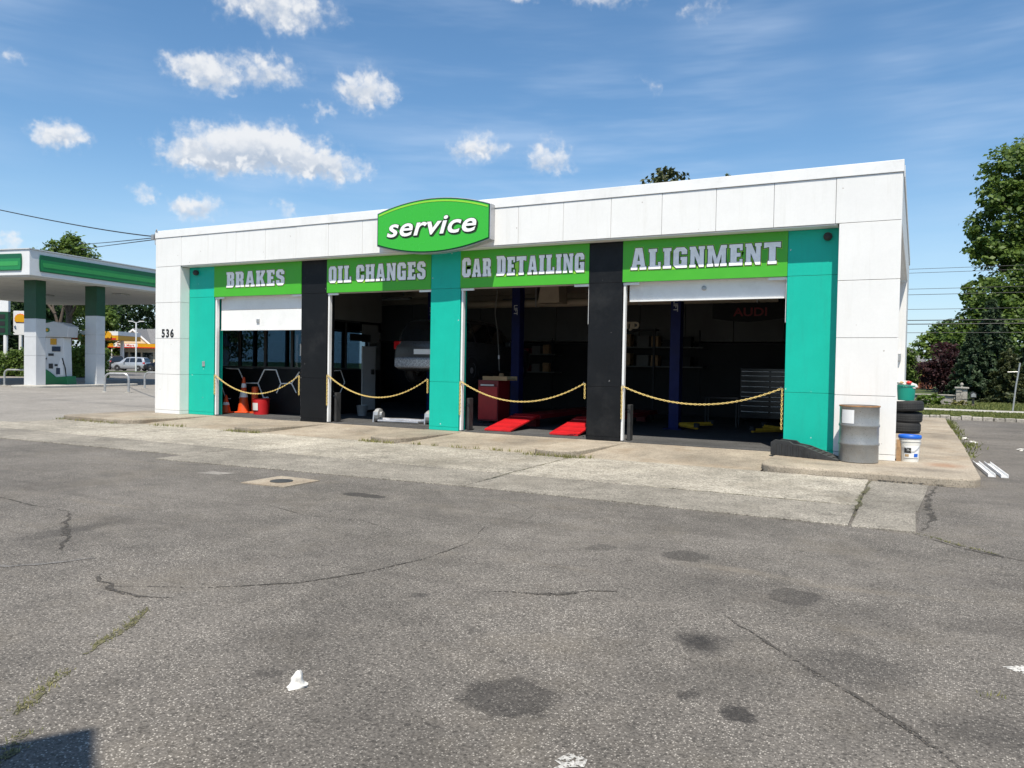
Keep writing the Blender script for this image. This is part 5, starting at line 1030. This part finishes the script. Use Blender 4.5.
for i, (x, y, wd, h, lb) in enumerate(((-64.4, 36.3, 2.6, 2.0, 'clipped hedge under the price sign'), (-59.4, 38.9, 2.0, 2.5, 'clipped hedge seen behind the fuel pump'), (-62, 37.6, 1.6, 2.2, 'dense hedge behind the left canopy column'))):
    hd_ = thing('hedge', lb, 'hedge', (x, y, 0), CAMR, 'hedges behind the pumps'); g = np.random.default_rng(40 + i); C = g.uniform([-wd, -.6, 0], [wd, .6, h], (5000, 3)); C[:, 2] += .12 * np.sin(C[:, 0] * 3); obj('foliage', leaf_mesh('foliage', C, np.tile([0, -.3, .6], (5000, 1)), .16, 'leaf_light' if i == 1 else 'leaf_green', 1.5, i), 'leaf_green', hd_)
    obj('stems', MB().box(-wd * .9, wd * .9, -.05, .05, 0, h * .7), 'bark', hd_)
# street trees behind the photographer
proto = make_tree('street_tree', 'leftmost street tree across the road behind the photographer', (-75, -38, 0), [(0, 0, 7.5, 3), (-2, 1, 6, 2.4), (2, -1, 6.2, 2.6), (0, 1.5, 4.8, 2.6), (-1.5, -1.5, 4, 2), (1.6, 0, 3.4, 2.2)], 7000, .3, 'leaf_green', 4, .25, 31, group='street trees behind the photographer')
for i, wd in enumerate(('second', 'third', 'fourth', 'rightmost')):
    c = copy_tree(proto); c['label'] = wd + ' street tree from the left, across the road behind the photographer'
    c.location = (-66 + i * 9 + random.uniform(-1, 1), -38 + random.uniform(-3, 3), 0); c.rotation_euler = (0, 0, i * 1.3); s_ = random.uniform(.9, 1.3); c.scale = (s_, s_, s_)
# made-up pole sign, added unseen behind the photographer to cast the near left shadow
pg = thing('shadow_caster', 'made-up square sign on a pole, added unseen behind the photographer to cast a shadow', 'sign', (-1.6, -2.2, 0), R(-34))
obj('cabinet', BX(-1.0, 1.0, -1.0, 1.0, 5.0, 6.0), 'canopy_white', pg, bevel=.03); obj('pole', MB().tube([(0, 0, 0), (0, 0, 5.0)], .12, 12), 'galvanised', pg); obj('face', BX(-.9, .9, -1.03, -1.001, 5.1, 5.9), 'sign_face', pg)

def blades(name, pts, h, mat, seed, wd=.012, **kw):
    g = np.random.default_rng(seed); n = len(pts); P = np.asarray(pts, float); a = g.uniform(0, 6.283, n); hh = h * g.uniform(.45, 1.15, n); wv = wd * g.uniform(.6, 1.4, n)
    lean = g.normal(0, .45, (n, 2)) * hh[:, None]; V = np.empty((n, 3, 3)); dx = np.stack([np.cos(a), np.sin(a)], 1) * wv[:, None]
    V[:, 0, :2] = P[:, :2] - dx; V[:, 1, :2] = P[:, :2] + dx; V[:, 0, 2] = V[:, 1, 2] = P[:, 2]; V[:, 2, :2] = P[:, :2] + lean; V[:, 2, 2] = P[:, 2] + hh
    me = bpy.data.meshes.new(name); me.vertices.add(n * 3); me.vertices.foreach_set('co', V.reshape(-1)); me.loops.add(n * 3); me.loops.foreach_set('vertex_index', np.arange(n * 3, dtype=np.int32)); me.polygons.add(n); me.polygons.foreach_set('loop_start', np.arange(0, n * 3, 3, dtype=np.int32)); me.update(calc_edges=True); me.materials.append(MATS[mat])
    return obj(name, me, mat, **kw)
g = np.random.default_rng(3)
pt = np.stack([g.uniform(-2, 14, 26000), g.uniform(30.6, 35.55, 26000), np.full(26000, .07)], 1)
setp(blades('verge_grass', pt, .055, 'grass_blade', 5, .02), 'mown grass strip behind the stone kerb', 'grass', kind='stuff')
pt = np.stack([g.uniform(-4, 16, 20000), g.uniform(37.5, 47, 20000), np.full(20000, .05)], 1)
setp(blades('lawn_grass', pt, .09, 'grass_blade', 6, .03), 'lawn grass around the stone wall', 'grass', kind='stuff')
def patch(x0, y0, x1, y1, n, sp, z=0.):
    t = g.uniform(0, 1, n); c = (np.sin(t * 37) * .5 + np.sin(t * 91 + 1) * .5); keep = c > .12; t = t[keep]
    return np.stack([x0 + (x1 - x0) * t + g.normal(0, sp, len(t)), y0 + (y1 - y0) * t + g.normal(0, sp, len(t)), np.full(len(t), z)], 1)
W1 = np.concatenate([patch(.96, 16.8, .98, 29.5, 900, .06), patch(1.0, 18.6, 1.1, 20.5, 260, .13), patch(.95, 23, .98, 30, 800, .1)])
setp(blades('pavement_weeds', W1, .1, 'grass_blade', 7, .012), 'weeds growing along the pavement edge beside the garage', 'weeds', kind='stuff')
W2 = np.concatenate([patch(-19.4, 12.1, -17, 12.1, 500, .07, .02), patch(-15.9, 12.25, -15, 12.4, 260, .08, .03), patch(-13.6, 12.3, -12.6, 12.3, 350, .05, .02), patch(-9.85, 12.35, -9.0, 12.3, 380, .06, .02), patch(-6.1, 12.25, -5.2, 12.25, 380, .06, .02), patch(-8.7, 12.43, -6.1, 12.43, 300, .03, .025), patch(-5.3, 12.2, -4.9, 12.4, 160, .05, .02)])
setp(blades('apron_weeds', W2, .075, 'dry_weed', 8, .008), 'dry weeds in the joint before the kerbed pads', 'weeds', kind='stuff')
W3 = np.concatenate([patch(-4.3, 3.25, -3.95, 2.65, 260, .025), patch(-3.8, 2.4, -3.52, 2.0, 420, .03), patch(-3.3, 1.95, -3.1, 1.6, 160, .03), patch(.05, 8.6, .7, 8.0, 220, .02), patch(.35, 4.45, .42, 4.5, 40, .02)])
setp(blades('crack_weeds', W3, .022, 'dry_weed', 9, .003), 'tiny weeds sprouting from cracks in the near asphalt', 'weeds', kind='stuff')
